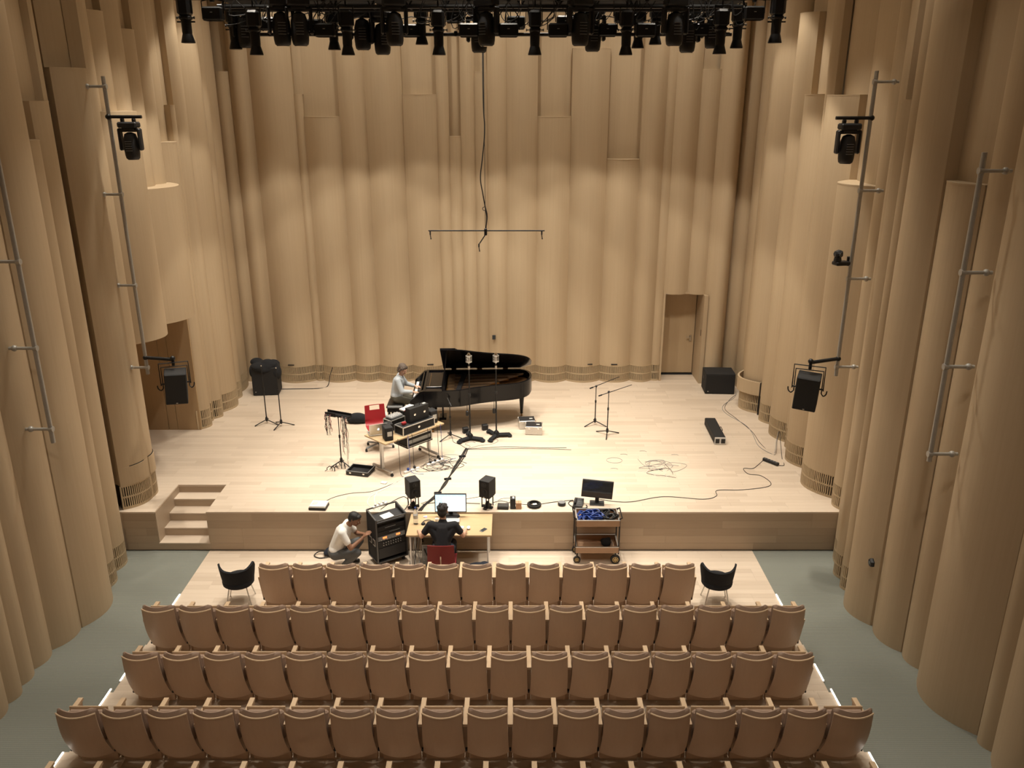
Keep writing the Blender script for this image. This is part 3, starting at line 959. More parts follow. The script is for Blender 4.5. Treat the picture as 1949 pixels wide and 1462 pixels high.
def hand_prims(wrist, tip, up=(0, 0, 1), side=1, curl=.5, s=1.0):
    """palm, four unequal bent fingers and a thumb that leaves the side of the palm"""
    w, t = Vector(wrist), Vector(tip)
    f = (t - w).normalized(); u = Vector(up); lat = f.cross(u).normalized() * side; u = lat.cross(f).normalized() * side
    if u.z < 0: u = -u
    out = []
    for k in (-1, -.33, .33, 1):
        out.append(('c', tuple(w + f * .012), tuple(w + f * .085 * s + lat * k * .030 * s), .016 * s, .0125 * s))
    for k, L in ((-1, .062), (-.33, .078), (.33, .084), (1, .074)):
        b = w + f * .085 * s + lat * k * .030 * s
        m1 = b + (f - u * curl * .5).normalized() * L * .52 * s
        e = m1 + (f - u * curl * 1.6).normalized() * L * .48 * s
        out += [('c', tuple(b), tuple(m1), .0100 * s, .0092 * s), ('c', tuple(m1), tuple(e), .0092 * s, .0078 * s)]
    b = w + f * .03 * s + lat * .028 * s; m1 = b + (f * .6 + lat * .7 - u * .2).normalized() * .042 * s
    e = m1 + (f * .9 + lat * .15 - u * .4).normalized() * .034 * s
    out += [('c', tuple(b), tuple(m1), .0135 * s, .0105 * s), ('c', tuple(m1), tuple(e), .0105 * s, .0085 * s)]
    return out

def head_prims(c, yaw=0, pitch=0):
    """skull, jaw, nose, brow, lips and ears; looks along +x before turning"""
    M = Matrix.Translation(c) @ Euler((0, pitch, yaw)).to_matrix().to_4x4()
    P = lambda x, y, z: tuple(M @ Vector((x, y, z)))
    e = (0, pitch, yaw)
    out = [('e', P(-.012, 0, .025), (.098, .078, .092), e), ('e', P(.028, 0, -.045), (.062, .058, .068), e), ('c', P(.055, 0, -.088), P(.062, 0, -.092), .024),
           ('c', P(.088, 0, .02), P(.108, 0, -.022), .009, .015), ('c', P(.082, -.035, .034), P(.082, .035, .034), .012),
           ('c', P(.088, -.018, -.056), P(.088, .018, -.056), .010), ('c', P(.070, -.04, -.02), P(.070, .04, -.02), .022)]
    for s in (-1, 1): out.append(('e', P(-.008, s * .080, -.008), (.020, .010, .032), e))
    return out, M

def face_details(M, parent):
    mb = MB()
    for s in (-1, 1): mb.sph(tuple(M @ Vector((.0845, s * .031, .008))), (.0075, .0095, .006), 10, 6)
    mb.build('eyes', 'ivory', parent)
    mb = MB()
    for s in (-1, 1): mb.sph(tuple(M @ Vector((.0895, s * .031, .008))), .0045, 8, 6)
    mb.build('pupils', 'black_plastic', parent)
    mb = MB(); mb.cap(tuple(M @ Vector((.0965, -.016, -.057))), tuple(M @ Vector((.0965, .016, -.057))), .0035, n=6); mb.build('lips', 'skin_brown', parent)

def hair_prims(M, kind):
    P = lambda x, y, z: tuple(M @ Vector((x, y, z)))
    e = M.to_euler()
    if kind == 'short':
        out = [('e', P(-.025, 0, .055), (.100, .086, .080), e), ('e', P(-.055, 0, .005), (.066, .080, .075), e), ('e', P(.045, 0, .092), (.045, .06, .030), e)]
        for s in (-1, 1): out.append(('c', P(-.01, s * .076, .05), P(-.005, s * .079, .02), .012))
    elif kind == 'ruffled':
        out = [('e', P(-.025, 0, .055), (.104, .092, .086), e), ('e', P(-.058, 0, -.01), (.066, .082, .085), e)]
        rr = random.Random(4)
        for k in range(26):
            a = rr.uniform(-PI, PI); b = rr.uniform(.1, 1.2)
            out.append(('c', P(-.03 + .08 * math.cos(a) * math.cos(b), .075 * math.sin(a) * math.cos(b), .05 + .075 * math.sin(b)),
                        P(-.03 + .098 * math.cos(a + .2) * math.cos(b), .094 * math.sin(a + .2) * math.cos(b), .055 + .096 * math.sin(b)), .020, .013))
    else:
        out = [('e', P(-.022, 0, .058), (.106, .090, .080), e), ('e', P(-.060, 0, -.01), (.062, .088, .095), e), ('c', P(-.07, -.03, -.06), P(-.075, .03, -.06), .05, .05)]
        for s in (-1, 1): out += [('c', P(.02, s * .082, .06), P(-.01, s * .088, -.045), .020, .022), ('c', P(.065, s * .05, .092), P(.04, s * .078, .03), .016, .012)]
    return out

def person(name, label, loc, rz, J, skin, shirt, trousers, shoe, hair, hairm, sleeve='long', yaw=0, pitch=0, hands=(None, None), lean=0):
    """J: joints in a frame where +x is forward and +y the left-hand side.  Body is one mesh, clothes are its children"""
    hp, HMx = head_prims(J['head'], yaw, pitch)
    prims = list(hp)
    prims += [('c', J['neck'], lerp3(J['head'], J['neck'], .25), .052, .050), ('c', J['pelvis'], J['chest'], .125, .135), ('c', J['chest'], J['neck'], .11, .055)]
    sh, tr = [], []
    sh += [('e', lerp3(J['pelvis'], J['chest'], .12), (.135, .165, .12)), ('c', lerp3(J['pelvis'], J['chest'], .1), J['chest'], .138, .140),
           ('c', J['chest'], lerp3(J['chest'], J['neck'], .72), .13, .075)]
    tr += [('e', J['pelvis'], (.135, .172, .115))]
    for q, s in enumerate((1, -1)):
        S, E, Wr, H = J['sh'][q], J['el'][q], J['wr'][q], J['ha'][q]
        prims += [('c', S, E, .050, .042), ('c', E, Wr, .041, .028)]
        prims += hand_prims(Wr, H, side=s, curl=J.get('curl', .6))
        sh += [('c', J['chest'], S, .105, .072), ('c', S, E if sleeve == 'long' else lerp3(S, E, .62), .070, .060), ('c', lerp3(S, J['pelvis'], .12), lerp3(J['pelvis'], J['chest'], .3), .07, .10)]
        if sleeve == 'long': sh += [('c', E, lerp3(E, Wr, .86), .056, .042)]
        Hp, K, A, T = J['hip'][q], J['kn'][q], J['an'][q], J['toe'][q]
        prims += [('c', Hp, K, .082, .055), ('c', K, A, .054, .036), ('c', A, T, .034, .026)]
        tr += [('c', Hp, K, .098, .072), ('c', J['pelvis'], Hp, .12, .10), ('c', K, lerp3(K, A, .92), .070, .056)]
    body = blob(name, prims, skin, None, .0065, 3)
    body.location = loc; body.rotation_euler = (0, 0, rz)
    tag(body, label, 'person')
    blob('shirt', sh, shirt, body, .010, 5); blob('trousers', tr, trousers, body, .010, 5)
    blob('hair', hair_prims(HMx, hair), hairm, body, .007, 2)
    face_details(HMx, body)
    for q in range(2):
        A, T = J['an'][q], J['toe'][q]
        d = Vector(T) - Vector(A); d.z = 0; d.normalize()
        h = Vector(A) - d * .03; h.z = min(A[2], .045) - .0; t_ = Vector(T)
        z0 = min(h.z, .04)
        blob('shoe', [('c', (h.x, h.y, z0), (t_.x, t_.y, .034), .040, .036), ('c', tuple(Vector(A)), (t_.x * .5 + A[0] * .5, t_.y * .5 + A[1] * .5, .05), .046, .036)], shoe, body, .009, 3)
    return body

person('person', 'person in a pale blue shirt seated at the grand piano, hands on the keys', (-2.60, 17.46, SZ), 0,
       dict(pelvis=(0, 0, .62), chest=(.07, 0, .98), neck=(.12, 0, 1.13), head=(.17, -.01, 1.265),
            sh=[(.07, .185, 1.06), (.07, -.185, 1.06)], el=[(.19, .27, .84), (.17, -.27, .83)], wr=[(.40, .21, .800), (.40, -.20, .800)], ha=[(.50, .19, .79), (.50, -.18, .79)],
            hip=[(.03, .10, .585), (.03, -.10, .585)], kn=[(.43, .13, .53), (.43, -.13, .53)], an=[(.42, .14, .09), (.48, -.12, .09)], toe=[(.57, .15, .035), (.63, -.10, .035)], curl=.7),
       'skin_tan', 'shirt_blue', 'trousers_olive', 'leather_black', 'long', 'hair_grey', 'long', yaw=R(-38), pitch=R(24))
# the engineer at the desk faces the stage; the other one crouches by the rack case
person('person', 'person in a black short-sleeved shirt working at the desk below the stage', (-1.16, 12.10, 0), R(90),
       dict(pelvis=(0, 0, .56), chest=(.15, 0, .92), neck=(.21, 0, 1.07), head=(.26, 0, 1.20),
            sh=[(.13, .205, 1.00), (.13, -.205, 1.00)], el=[(.10, .35, .81), (.13, -.34, .81)], wr=[(.28, .41, .785), (.33, -.37, .785)], ha=[(.38, .42, .778), (.43, -.35, .778)],
            hip=[(.03, .10, .54), (.03, -.10, .54)], kn=[(.44, .14, .50), (.44, -.14, .50)], an=[(.46, .15, .09), (.40, -.15, .09)], toe=[(.62, .16, .035), (.56, -.16, .035)], curl=.5),
       'skin_tan', 'shirt_black', 'denim_dark', 'leather_black', 'ruffled', 'hair_dark', 'short', yaw=R(-6), pitch=R(10))
person('person', 'person in a white T-shirt crouching beside the tall equipment rack', (-3.06, 12.60, 0), R(-4),
       dict(pelvis=(0, 0, .30), chest=(.16, 0, .68), neck=(.27, 0, .83), head=(.37, 0, .925),
            sh=[(.19, .185, .75), (.19, -.185, .75)], el=[(.33, .24, .52), (.34, -.24, .50)], wr=[(.50, .08, .60), (.50, -.06, .60)], ha=[(.57, .06, .66), (.57, -.02, .66)],
            hip=[(.02, .10, .28), (.02, -.10, .28)], kn=[(.40, .13, .44), (.42, -.14, .36)], an=[(.18, .14, .09), (.16, -.14, .09)], toe=[(.34, .15, .035), (.32, -.16, .035)], curl=.9),
       'skin_brown', 'shirt_white', 'trousers_grey', 'leather_black', 'short', 'hair_black', 'short', yaw=R(-8), pitch=R(26))
# ------------------------------------------------------------------ things on the stage
def on(x, y, z=SZ): return (x, y, z)

# --- microphone stands
def heavy_stand(loc, rz, label, h, weightside):
    t = thing('microphone_stand', label, 'mic stand', loc, rz, 'tall microphone stands in front of the piano')
    b = MB()
    for k in range(3):
        a = R(90 + 120 * k); d = Vector((math.cos(a), math.sin(a), 0)); n = Vector((-d.y, d.x, 0))
        leg = MB()
        P = [(d * s + n * w, z) for s, w, z in ((.02, 0, 0), )]
        leg.box((d.x * .17, d.y * .17, .055), (.30, .085, .09), rz=a, bev=.035)
        leg.box((d.x * .29, d.y * .29, .03), (.10, .12, .06), rz=a, bev=.025)
        leg.build('weighted_foot', 'black_cloth', t)
    MB().lathe([(.07, .03), (.06, .12), (.025, .16)], n=12).build('hub', 'black_metal', t)
    MB().tube((0, 0, .1), (0, 0, h), .017, .013, 10).build('pole', 'black_metal', t)
    MB().tube((0, 0, 1.0), (0, 0, 1.06), .028, n=10).build('clutch', 'black_plastic', t)
    MB().tube((0, 0, h - .12), (0, 0, h - .05), .022, n=10).build('clamp', 'chrome', t)
    w = MB(); w.tube((weightside * .055, 0, .98), (weightside * .055, 0, .66), .006, n=6); w.box((weightside * .055, 0, .62), (.06, .05, .11), bev=.012); w.build('counterweight', 'black_metal', t)
    return t
def studio_mic(loc, rz, label):
    t = thing('condenser_microphone', label, 'microphone', loc, rz, 'silver microphones over the piano')
    m = MB(); m.lathe([(.026, -.02), (.030, 0), (.030, .09), (.026, .10)], n=14); m.build('body', 'alu', t)
    g = MB(); g.lathe([(.031, .10), (.033, .12), (.033, .165), (.022, .19), (.006, .197)], n=14); g.build('grille', 'chrome', t)
    c = MB()
    for z in (.0, .13):
        c.pipe([(.062 * math.cos(a), .062 * math.sin(a), z) for a in [2 * PI * k / 16 for k in range(16)]], .006, 6, closed=True)
    for k in range(4):
        a = PI / 4 + k * PI / 2; c.tube((.062 * math.cos(a), .062 * math.sin(a), 0), (.062 * math.cos(a), .062 * math.sin(a), .13), .005, n=6)
        c.tube((.062 * math.cos(a), .062 * math.sin(a), .065), (.03 * math.cos(a), .03 * math.sin(a), .05), .003, n=4)
    c.tube((0, 0, -.045), (0, 0, -.015), .014); c.bar((0, 0, -.02), (.062, 0, 0), .012)
    c.build('shock_mount', 'alu', t)
    return t
heavy_stand(on(-.90, 16.42), R(10), 'tall black stand with weighted feet in front of the piano prop end', 1.72, -1)
heavy_stand(on(-.34, 16.58), R(35), 'tall black stand with weighted feet in front of the piano middle', 1.68, -1)
studio_mic(on(-.90, 16.42, SZ + 1.765), R(20), 'silver shock-mounted microphone on the stand nearer the lid prop')
studio_mic(on(-.34, 16.58, SZ + 1.725), R(20), 'silver shock-mounted microphone on the stand nearer the piano tail')

def tripod_stand(name, label, loc, rz, h, boom=None, group='thin black microphone stands', spread=.28, cat='mic stand'):
    t = thing(name, label, cat, loc, rz, group)
    for k in range(3):
        a = R(90 + 120 * k)
        MB().cap((0, 0, .10), (spread * math.cos(a), spread * math.sin(a), .012), .010, .012, 8).build('leg', 'black_metal', t)
    m = MB(); m.lathe([(.022, .06), (.030, .08), (.030, .13), (.018, .16)], n=10); m.build('hub', 'black_plastic', t)
    m = MB(); m.tube((0, 0, .10), (0, 0, h * .62), .0125, n=8); m.tube((0, 0, h * .6), (0, 0, h), .009, n=8); m.tube((0, 0, h * .58), (0, 0, h * .64), .02, n=8); m.build('pole', 'black_metal', t)
    if boom:
        (a, b) = boom
        m = MB(); m.tube(a, b, .009, .007, 8); m.tube(Vector(a), Vector(a) + (Vector(b) - Vector(a)).normalized() * .08, .016, n=8); m.build('boom_arm', 'black_metal', t)
        MB().sph((0, 0, h), .026, 10, 8).build('swivel', 'black_plastic', t)
    else:
        MB().tube((0, 0, h), (0, 0, h + .025), .012, n=8).build('thread_tip', 'chrome', t)
    return t
tripod_stand('microphone_stand', 'upright black mic stand near the side entrance, standing further back', on(-5.55, 17.38), R(10), 1.36)
tripod_stand('microphone_stand', 'upright black mic stand near the side entrance, closer to the stage steps', on(-5.18, 17.22), R(40), 1.36)
tripod_stand('microphone_stand', 'black boom stand beside the piano tail, its arm rising steeply', on(1.87, 17.30), R(0), .92, ((-.14, .02, .86), (.50, -.05, 1.16)))
tripod_stand('microphone_stand', 'black boom stand beside the piano tail, its arm nearly level', on(2.08, 16.70), R(50), 1.0, ((-.24, .10, .95), (.37, -.34, 1.14)))
tripod_stand('microphone_stand', 'short black boom stand reaching in under the piano rim', on(-1.33, 16.52), R(15), .80, ((.02, -.06, .76), (-.03, .10, .90)), spread=.30)
tripod_stand('cable_stand', 'black stand with a tray at its top that cables hang from', on(-3.42, 15.13), R(0), 1.02, group=None, spread=.20, cat='stand')

# tray and hanging leads
t = thing('cable_tray', 'black slotted tray on the stand, draped with short leads', 'tray', on(-3.42, 15.13, SZ + 1.05), R(-24))
m = MB(); m.box((0, 0, .02), (.56, .10, .05), bev=.01); m.box((0, .05, .05), (.56, .012, .07)); m.box((-.15, -.05, .03), (.24, .012, .08)); m.build('tray', 'black_metal', t)
for k in range(9): MB().box((-.25 + k * .0625, -.06, .02), (.012, .05, .02)).build('hook', 'black_metal', t)
MB().tube((0, 0, -.03), (0, 0, .0), .018, n=8).build('bracket', 'black_metal', t)
rr = random.Random(3)
for i in range(26):
    x = rr.choice([rr.uniform(-.26, -.12), rr.uniform(.13, .26)])
    L = rr.uniform(.25, .42) if x < 0 else rr.uniform(.25, .85)
    if i == 0: x, L = .22, .97
    pts = [(x, -.055, .03), (x + rr.uniform(-.01, .01), -.088, .005)] + [(x + rr.uniform(-.02, .02), -.09 + rr.uniform(-.012, .012), -L * q / 6) for q in range(1, 7)]
    c = MB().pipe(spline(pts, 3), .0042, 5).build('patch_lead', ['cable_black', 'cable_grey', 'cable_black', 'cable_black', 'cable_red'][i % 5])
    c.location = t.location; c.rotation_euler = t.rotation_euler
    tag(c, 'short patch lead hanging from the slotted tray on its stand', 'cable', 'patch leads on the tray')
t = thing('clamp_pile', 'black clamps and clips heaped at the foot of the cable stand', 'clamps', on(-3.50, 14.93), R(20))
rr = random.Random(8)
for i in range(6):
    x, y = -.12 + .06 * i, rr.uniform(-.08, .08); a = rr.uniform(0, PI)
    c, s_ = math.cos(a) * .05, math.sin(a) * .05
    m = MB(); m.pipe([(x - c, y - s_, .008), (x - c, y - s_, .07), (x, y, .105), (x + c, y + s_, .07), (x + c, y + s_, .03)], .009, 6); m.tube((x + c, y + s_, .03), (x + c * 1.9, y + s_ * 1.9, .012), .006, n=6)
    m.build('clamp', 'black_metal', t)

# --- red swivel chair
def castor(p, parent):
    m = MB()
    for s in (-.012, .012): m.tube((p[0] + s - .008, p[1], .027), (p[0] + s + .008, p[1], .027), .027, n=12)
    m.box((p[0], p[1], .055), (.03, .03, .02)); return m.build('castor', 'rubber', parent)
def seat_shell(t, m, w=.44, slot=True, z0=.46, hb=.42):
    """one bent shell: seat, curved bend, back"""
    prof = [(.23, z0 - .015), (.20, z0), (.05, z0 - .005), (-.12, z0 - .01), (-.19, z0 + .02), (-.225, z0 + .09), (-.245, z0 + .22), (-.275, z0 + hb - .03), (-.28, z0 + hb)]
    P = [tuple(p)[:2] for p in spline([(a, b, 0) for a, b in prof], 4)]
    n = len(P); nx = 8; F = []
    for side in (0, 1):
        for (y, z) in P:
            for i in range(nx + 1):
                u = 2 * i / nx - 1
                wv = w / 2 * (1 - .06 * ((z - z0) / hb if z > z0 else 0))
                F.append((wv * u, y + .018 * u * u * (1 if z > z0 + .1 else 0), z + .016 * u * u * (1 if z <= z0 + .1 else 0) - .014 * side * (1 if z <= z0 + .1 else 0) ) if True else None)
        if side == 1:
            N = n * (nx + 1)
            for k in range(N):
                x, y, z = F[N + k]
                if z > z0 + .06: F[N + k] = (x, y - .014, z)
    k = nx + 1; N = n * k; fs = []
    for j in range(n - 1):
        for i in range(nx):
            a = j * k + i
            if slot and n - 7 <= j <= n - 5 and 2 <= i <= nx - 3: continue
            fs.append((a, a + 1, a + k + 1, a + k)); fs.append((N + a, N + a + k, N + a + k + 1, N + a + 1))
    for i in range(nx):
        fs.append((i, N + i, N + i + 1, i + 1)); a = (n - 1) * k + i; fs.append((a, a + 1, N + a + 1, N + a))
    for j in range(n - 1):
        a = j * k; fs.append((a, a + k, N + a + k, N + a)); a = j * k + nx; fs.append((a, N + a, N + a + k, a + k))
    return MB().add(F, fs).build('shell', m, t)
t = thing('swivel_chair', 'bright red shell swivel chair with a slot in its back, on stage', 'chair', on(-2.80, 15.98), R(-160))
seat_shell(t, 'red_shell')
m = MB(); m.tube((0, 0, .12), (0, 0, .42), .03, .025, 12); m.box((0, 0, .43), (.22, .22, .03), bev=.008); m.build('gas_lift', 'black_metal', t)
for k in range(5):
    a = R(20 + 72 * k); e = (.30 * math.cos(a), .30 * math.sin(a))
    l = MB().bar((0, 0, .12), (e[0], e[1], .075), .045, .03, bev=.008).build('base_arm', 'grey_metal', t)
    castor((e[0], e[1], 0), l)

# --- the electronics table
TA = R(46.4); TC = (-2.13, 15.23)
def onT(s, w, z=0): return (TC[0] + s * math.cos(TA) - w * math.sin(TA), TC[1] + s * math.sin(TA) + w * math.cos(TA), SZ + .74 + z)
t = thing('folding_table', 'wood-topped table on wheeled metal T-legs, crowded with electronics', 'table', (TC[0], TC[1], SZ), TA)
MB().box((0, 0, .725), (1.50, .66, .03), bev=.004).build('table_top', 'desk_wood', t)
for s in (-1, 1):
    l = MB(); l.box((s * .60, 0, .40), (.055, .07, .62), bev=.006); l.box((s * .60, 0, .70), (.06, .50, .025)); l.bar((s * .60, -.30, .085), (s * .60, .30, .085), .05, .035, bev=.006)
    l = l.build('leg', 'alu', t)
    for w in (-.29, .29): castor((s * .60, w, 0), l)
MB().tube((-.60, 0, .62), (.60, 0, .62), .018, n=8).build('cross_bar', 'grey_metal', t)

def desk_speaker(loc, rz, label, w=.165, d=.20, h=.27, plate=True):
    t = thing('desktop_speaker', label, 'speaker', loc, rz, 'small black desktop speakers')
    MB().box((0, 0, h / 2 + .004), (w, d, h), bev=.012).build('cabinet', 'black_paint', t)
    if plate: MB().box((.01, -d / 2 - .002, h * .52), (w * .55, .004, h * .34)).build('rear_plate', 'label_grey', t)
    f = MB(); f.lathe([(.055, 0), (.06, .006), (.03, .004)], (0, 0, 0), 18, Matrix.Translation((0, d / 2, h * .36)) @ Matrix.Rotation(R(-90), 4, 'X')); f.build('woofer', 'black_grille', t)
    m = MB()
    for a in (-.05, .05):
        for b in (-.07, .07): m.tube((a, b, 0), (a, b, .006), .01, n=8)
    m.build('feet', 'rubber', t)
    return t
desk_speaker(onT(-.56, -.17), TA + R(-22), 'small black speaker with a grey rear plate, beside the laptop')
desk_speaker(onT(.62, -.10), TA + R(-10), 'small black speaker with a grey rear plate, at the piano end of the table')
desk_speaker(onT(-.395, .02), TA + R(-20), 'small plain black speaker between the laptop and the flight case', .15, .17, .24, False)
# laptop
t = thing('laptop', 'open silver laptop with a lit logo on its lid', 'laptop', onT(-.56, .14), TA + R(-26))
MB().box((0, .10, .010), (.36, .25, .014), bev=.005).build('base', 'alu', t)
MB().box((0, .10, .0185), (.32, .13, .004)).build('keyboard', 'black_plastic', t)
LM = Matrix.Translation((0, -.03, .016)) @ Matrix.Rotation(R(12), 4, 'X')
MB().box((0, 0, .125), (.36, .008, .245), bev=.003, M=LM).build('lid', 'alu', t)
MB().box((0, .005, .125), (.335, .002, .215), M=LM).build('screen', 'bulb_glass', t)
lg = MB(); lg.lathe([(.006, 0), (.017, .0), (.017, .002)], (0, 0, 0), 14, LM @ Matrix.Translation((0, -.0045, .128)) @ Matrix.Rotation(R(90), 4, 'X')); lg.sph((.006, -.005, .150), (.007, .0015, .004), 8, 6, LM)
lg.build('logo', 'logo_light', t)

def flight_case(name, label, loc, rz, s, lid=False, handle=True, group=None, z=0, latches=1):
    t = thing(name, label, 'case', loc, rz, group)
    w, d, h = s
    MB().box((0, 0, h / 2 + z), (w - .01, d - .01, h - .006), bev=.004).build('body', 'black_paint', t)
    m = MB(); e = .016
    for a in (-1, 1):
        for b in (-1, 1):
            m.box((a * w / 2, b * d / 2, h / 2 + z), (e, e, h)); m.box((a * w / 2, 0, z + h / 2 + b * h / 2), (e, d, e)); m.box((0, a * d / 2, z + h / 2 + b * h / 2), (w, e, e))
    m.build('edging', 'alu', t)
    for k in range(latches):
        x = 0 if latches == 1 else (-.25 + .5 * k) * w
        MB().lathe([(.022, 0), (.026, .004), (.012, .007)], (0, 0, 0), 12, Matrix.Translation((x, -d / 2 - .004, z + h * .55)) @ Matrix.Rotation(R(90), 4, 'X')).build('latch', 'chrome', t)
    if handle:
        m = MB(); m.pipe([(-.07, 0, z + h), (-.06, 0, z + h + .035), (.06, 0, z + h + .035), (.07, 0, z + h)], .008, 6); m.build('handle', 'black_plastic', t)
    return t
flight_case('rack_case', 'long low black flight case with aluminium edges on the table', onT(.13, -.15), TA, (.80, .26, .17), handle=False)
t = flight_case('equipment_case', 'black briefcase-like case standing upright on the low flight case', onT(.22, -.13, .172), TA, (.50, .15, .30), handle=True, latches=2)
for ch in list(t.children):
    if ch.name.startswith('edging'): bpy.data.objects.remove(ch, do_unlink=True)
MB().box((.18, 0, .303), (.07, .05, .006), bev=.002).build('sticker', 'label_grey', t)
flight_case('mixer_case', 'aluminium-edged case with knobs on top, behind the plain speaker', onT(-.10, .20), TA + R(4), (.36, .22, .22), handle=False)
t = thing('sound_mixer', 'small grey mixer with knobs lying on the aluminium-edged case', 'mixer', onT(-.10, .20, .235), TA + R(4))
MB().box((0, 0, .02), (.30, .18, .04), bev=.006).build('body', 'grey_plastic', t)
for a in range(6):
    for b in range(3): MB().lathe([(.010, 0), (.008, .016)], (-.12 + a * .048, -.05 + b * .045, .04), 8).build('knob', 'white_plastic', t)
t = thing('sound_module', 'red and white sound module lying flat next to the upright case', 'electronics', onT(.27, .245, .0), TA + R(3))
MB().box((0, 0, .145), (.30, .12, .29), bev=.006).build('stacked_units', 'black_plastic', t)
MB().box((0, -.005, .305), (.30, .15, .03), bev=.005).build('top_unit', 'white_plastic', t)
MB().box((0, -.082, .305), (.30, .004, .022)).build('red_trim', 'red_shell', t)
m = MB(); m.box((.06, .0, .328), (.19, .13, .012), rz=.2); tagp = m.build('paper_sheets', 'paper', t)
t = tag(MB().box((0, 0, .025), (.09, .06, .05), bev=.008).build('red_pedal_box', 'red_shell'), 'small red effects box on the low flight case', 'electronics'); t.location = onT(-.14, -.15, .18); t.rotation_euler = (0, 0, TA)
t = flight_case('rack_case', 'aluminium-edged rack slung on a shelf under the table top', (TC[0] + .20 * math.cos(TA), TC[1] + .20 * math.sin(TA), SZ), TA, (.62, .40, .20), handle=False, latches=0, z=.43)
MB().box((0, -.203, .53), (.56, .006, .075)).build('rack_unit', 'grey_metal', t)
MB().box((0, 0, .418), (.66, .42, .02)).build('shelf', 'black_metal', t)
m = MB()
for a in (-.32, .32):
    for b in (-.2, .2): m.tube((a, b, .41), (a, b, .71), .008, n=6)
m.build('hanger', 'black_metal', t)
# briefcase lid
t = thing('open_case', 'shallow black open case tray on the floor by the cable stand', 'case', on(-2.98, 14.78), R(-14))
m = MB(); m.box((0, 0, .012), (.44, .33, .018), bev=.006)
for s in (-1, 1): m.box((0, s * .165, .045), (.46, .014, .085), bev=.005); m.box((s * .225, 0, .045), (.014, .34, .085), bev=.005)
m.build('tray', 'black_plastic', t)
m = MB()
for s in (-1, 1): m.box((0, s * .167, .088), (.46, .016, .006)); m.box((s * .227, 0, .088), (.016, .34, .006))
m.build('rim', 'grey_metal', t)
for x in (-.14, .14): MB().box((x, -.176, .055), (.04, .012, .03), bev=.003).build('latch', 'chrome', t)
# backpack and white bag
t = blob('backpack', [('e', (0, 0, .12), (.22, .13, .12)), ('e', (.12, .02, .10), (.13, .12, .10)), ('e', (-.13, .0, .08), (.12, .11, .08))], 'black_cloth', None, .015, 4)
t.location = on(-3.50, 17.42); tag(t, 'black rucksack slumped on the stage floor beyond the red chair', 'bag')
MB().pipe(spline([(-.18, -.06, .12), (-.26, -.12, .20), (-.28, -.10, .08), (-.24, -.06, .02)], 5), .012, 6).build('strap', 'black_cloth', t)
t = thing('storage_box', 'white plastic box on the floor beside the piano bench', 'box', on(-2.98, 17.50), R(14))
MB().box((0, 0, .09), (.26, .20, .18), bev=.01).build('box', 'white_plastic', t); MB().box((0, 0, .186), (.28, .22, .014), bev=.004).build('lid', 'paper', t)

# aluminium boxes with black lids, next to the piano tail
for lab, x, y, a in (('aluminium box with a black lid, tucked in behind its twin', .33, 17.16, 6), ('aluminium box with a black lid, in front of its twin', .48, 16.82, -3)):
    t = thing('aluminium_case', lab, 'case', on(x, y), R(a), 'aluminium boxes by the piano tail')
    MB().box((0, 0, .10), (.36, .26, .19), bev=.006).build('body', 'alu', t); MB().box((0, 0, .205), (.34, .24, .012), bev=.003).build('lid_inlay', 'black_plastic', t)
    m = MB()
    for sx in (-1, 1):
        for sy in (-1, 1): m.box((sx * .178, sy * .128, .185), (.03, .03, .04), bev=.006)
    m.build('corners', 'chrome', t)
    for s in (-.1, .1): MB().box((s, -.134, .15), (.035, .008, .04), bev=.002).build('latch', 'chrome', t)
    MB().box((.09, -.02, .2125), (.07, .05, .002)).build('sticker', 'label_grey', t)
# small power boxes behind the mic stands
for lab, x, y in (('small black power box near the prop-end mic stand', -1.02, 16.82), ('small black power box between the two weighted mic stands', -.60, 17.0)):
    t = thing('power_supply', lab, 'electronics', on(x, y), R(20), 'small power boxes under the piano')
    MB().box((0, 0, .065), (.13, .10, .13), bev=.008).build('body', 'black_plastic', t); MB().tube((.065, 0, .07), (.085, 0, .07), .012, n=8).build('plug', 'chrome', t)
# long black case
t = thing('long_case', 'long narrow black case with a white end plate, alone on the stage', 'case', on(4.44, 16.74), R(-2))
MB().box((0, 0, .085), (.235, 1.15, .16), bev=.012).build('body', 'black_paint', t)
m = MB(); m.box((0, -.578, .085), (.235, .012, .16)); m.build('end_plate', 'white_plastic', t)
for s in (-.06, .06): MB().box((s, -.588, .085), (.085, .012, .10), bev=.004).build('recess', 'black_plastic', t)
MB().pipe([(.12, -.1, .12), (.145, -.1, .14), (.145, .1, .14), (.12, .1, .12)], .008, 6).build('handle', 'black_plastic', t)
# power strip
t = thing('power_strip', 'black power strip on the stage floor near the wall vents', 'power strip', on(5.22, 15.22), R(-52))
MB().box((0, 0, .035), (.36, .07, .06), bev=.01).build('body', 'black_plastic', t)
for k in range(5): MB().lathe([(.02, 0), (.02, .004)], (-.13 + k * .065, 0, .065), 10).build('socket', 'grey_plastic', t)
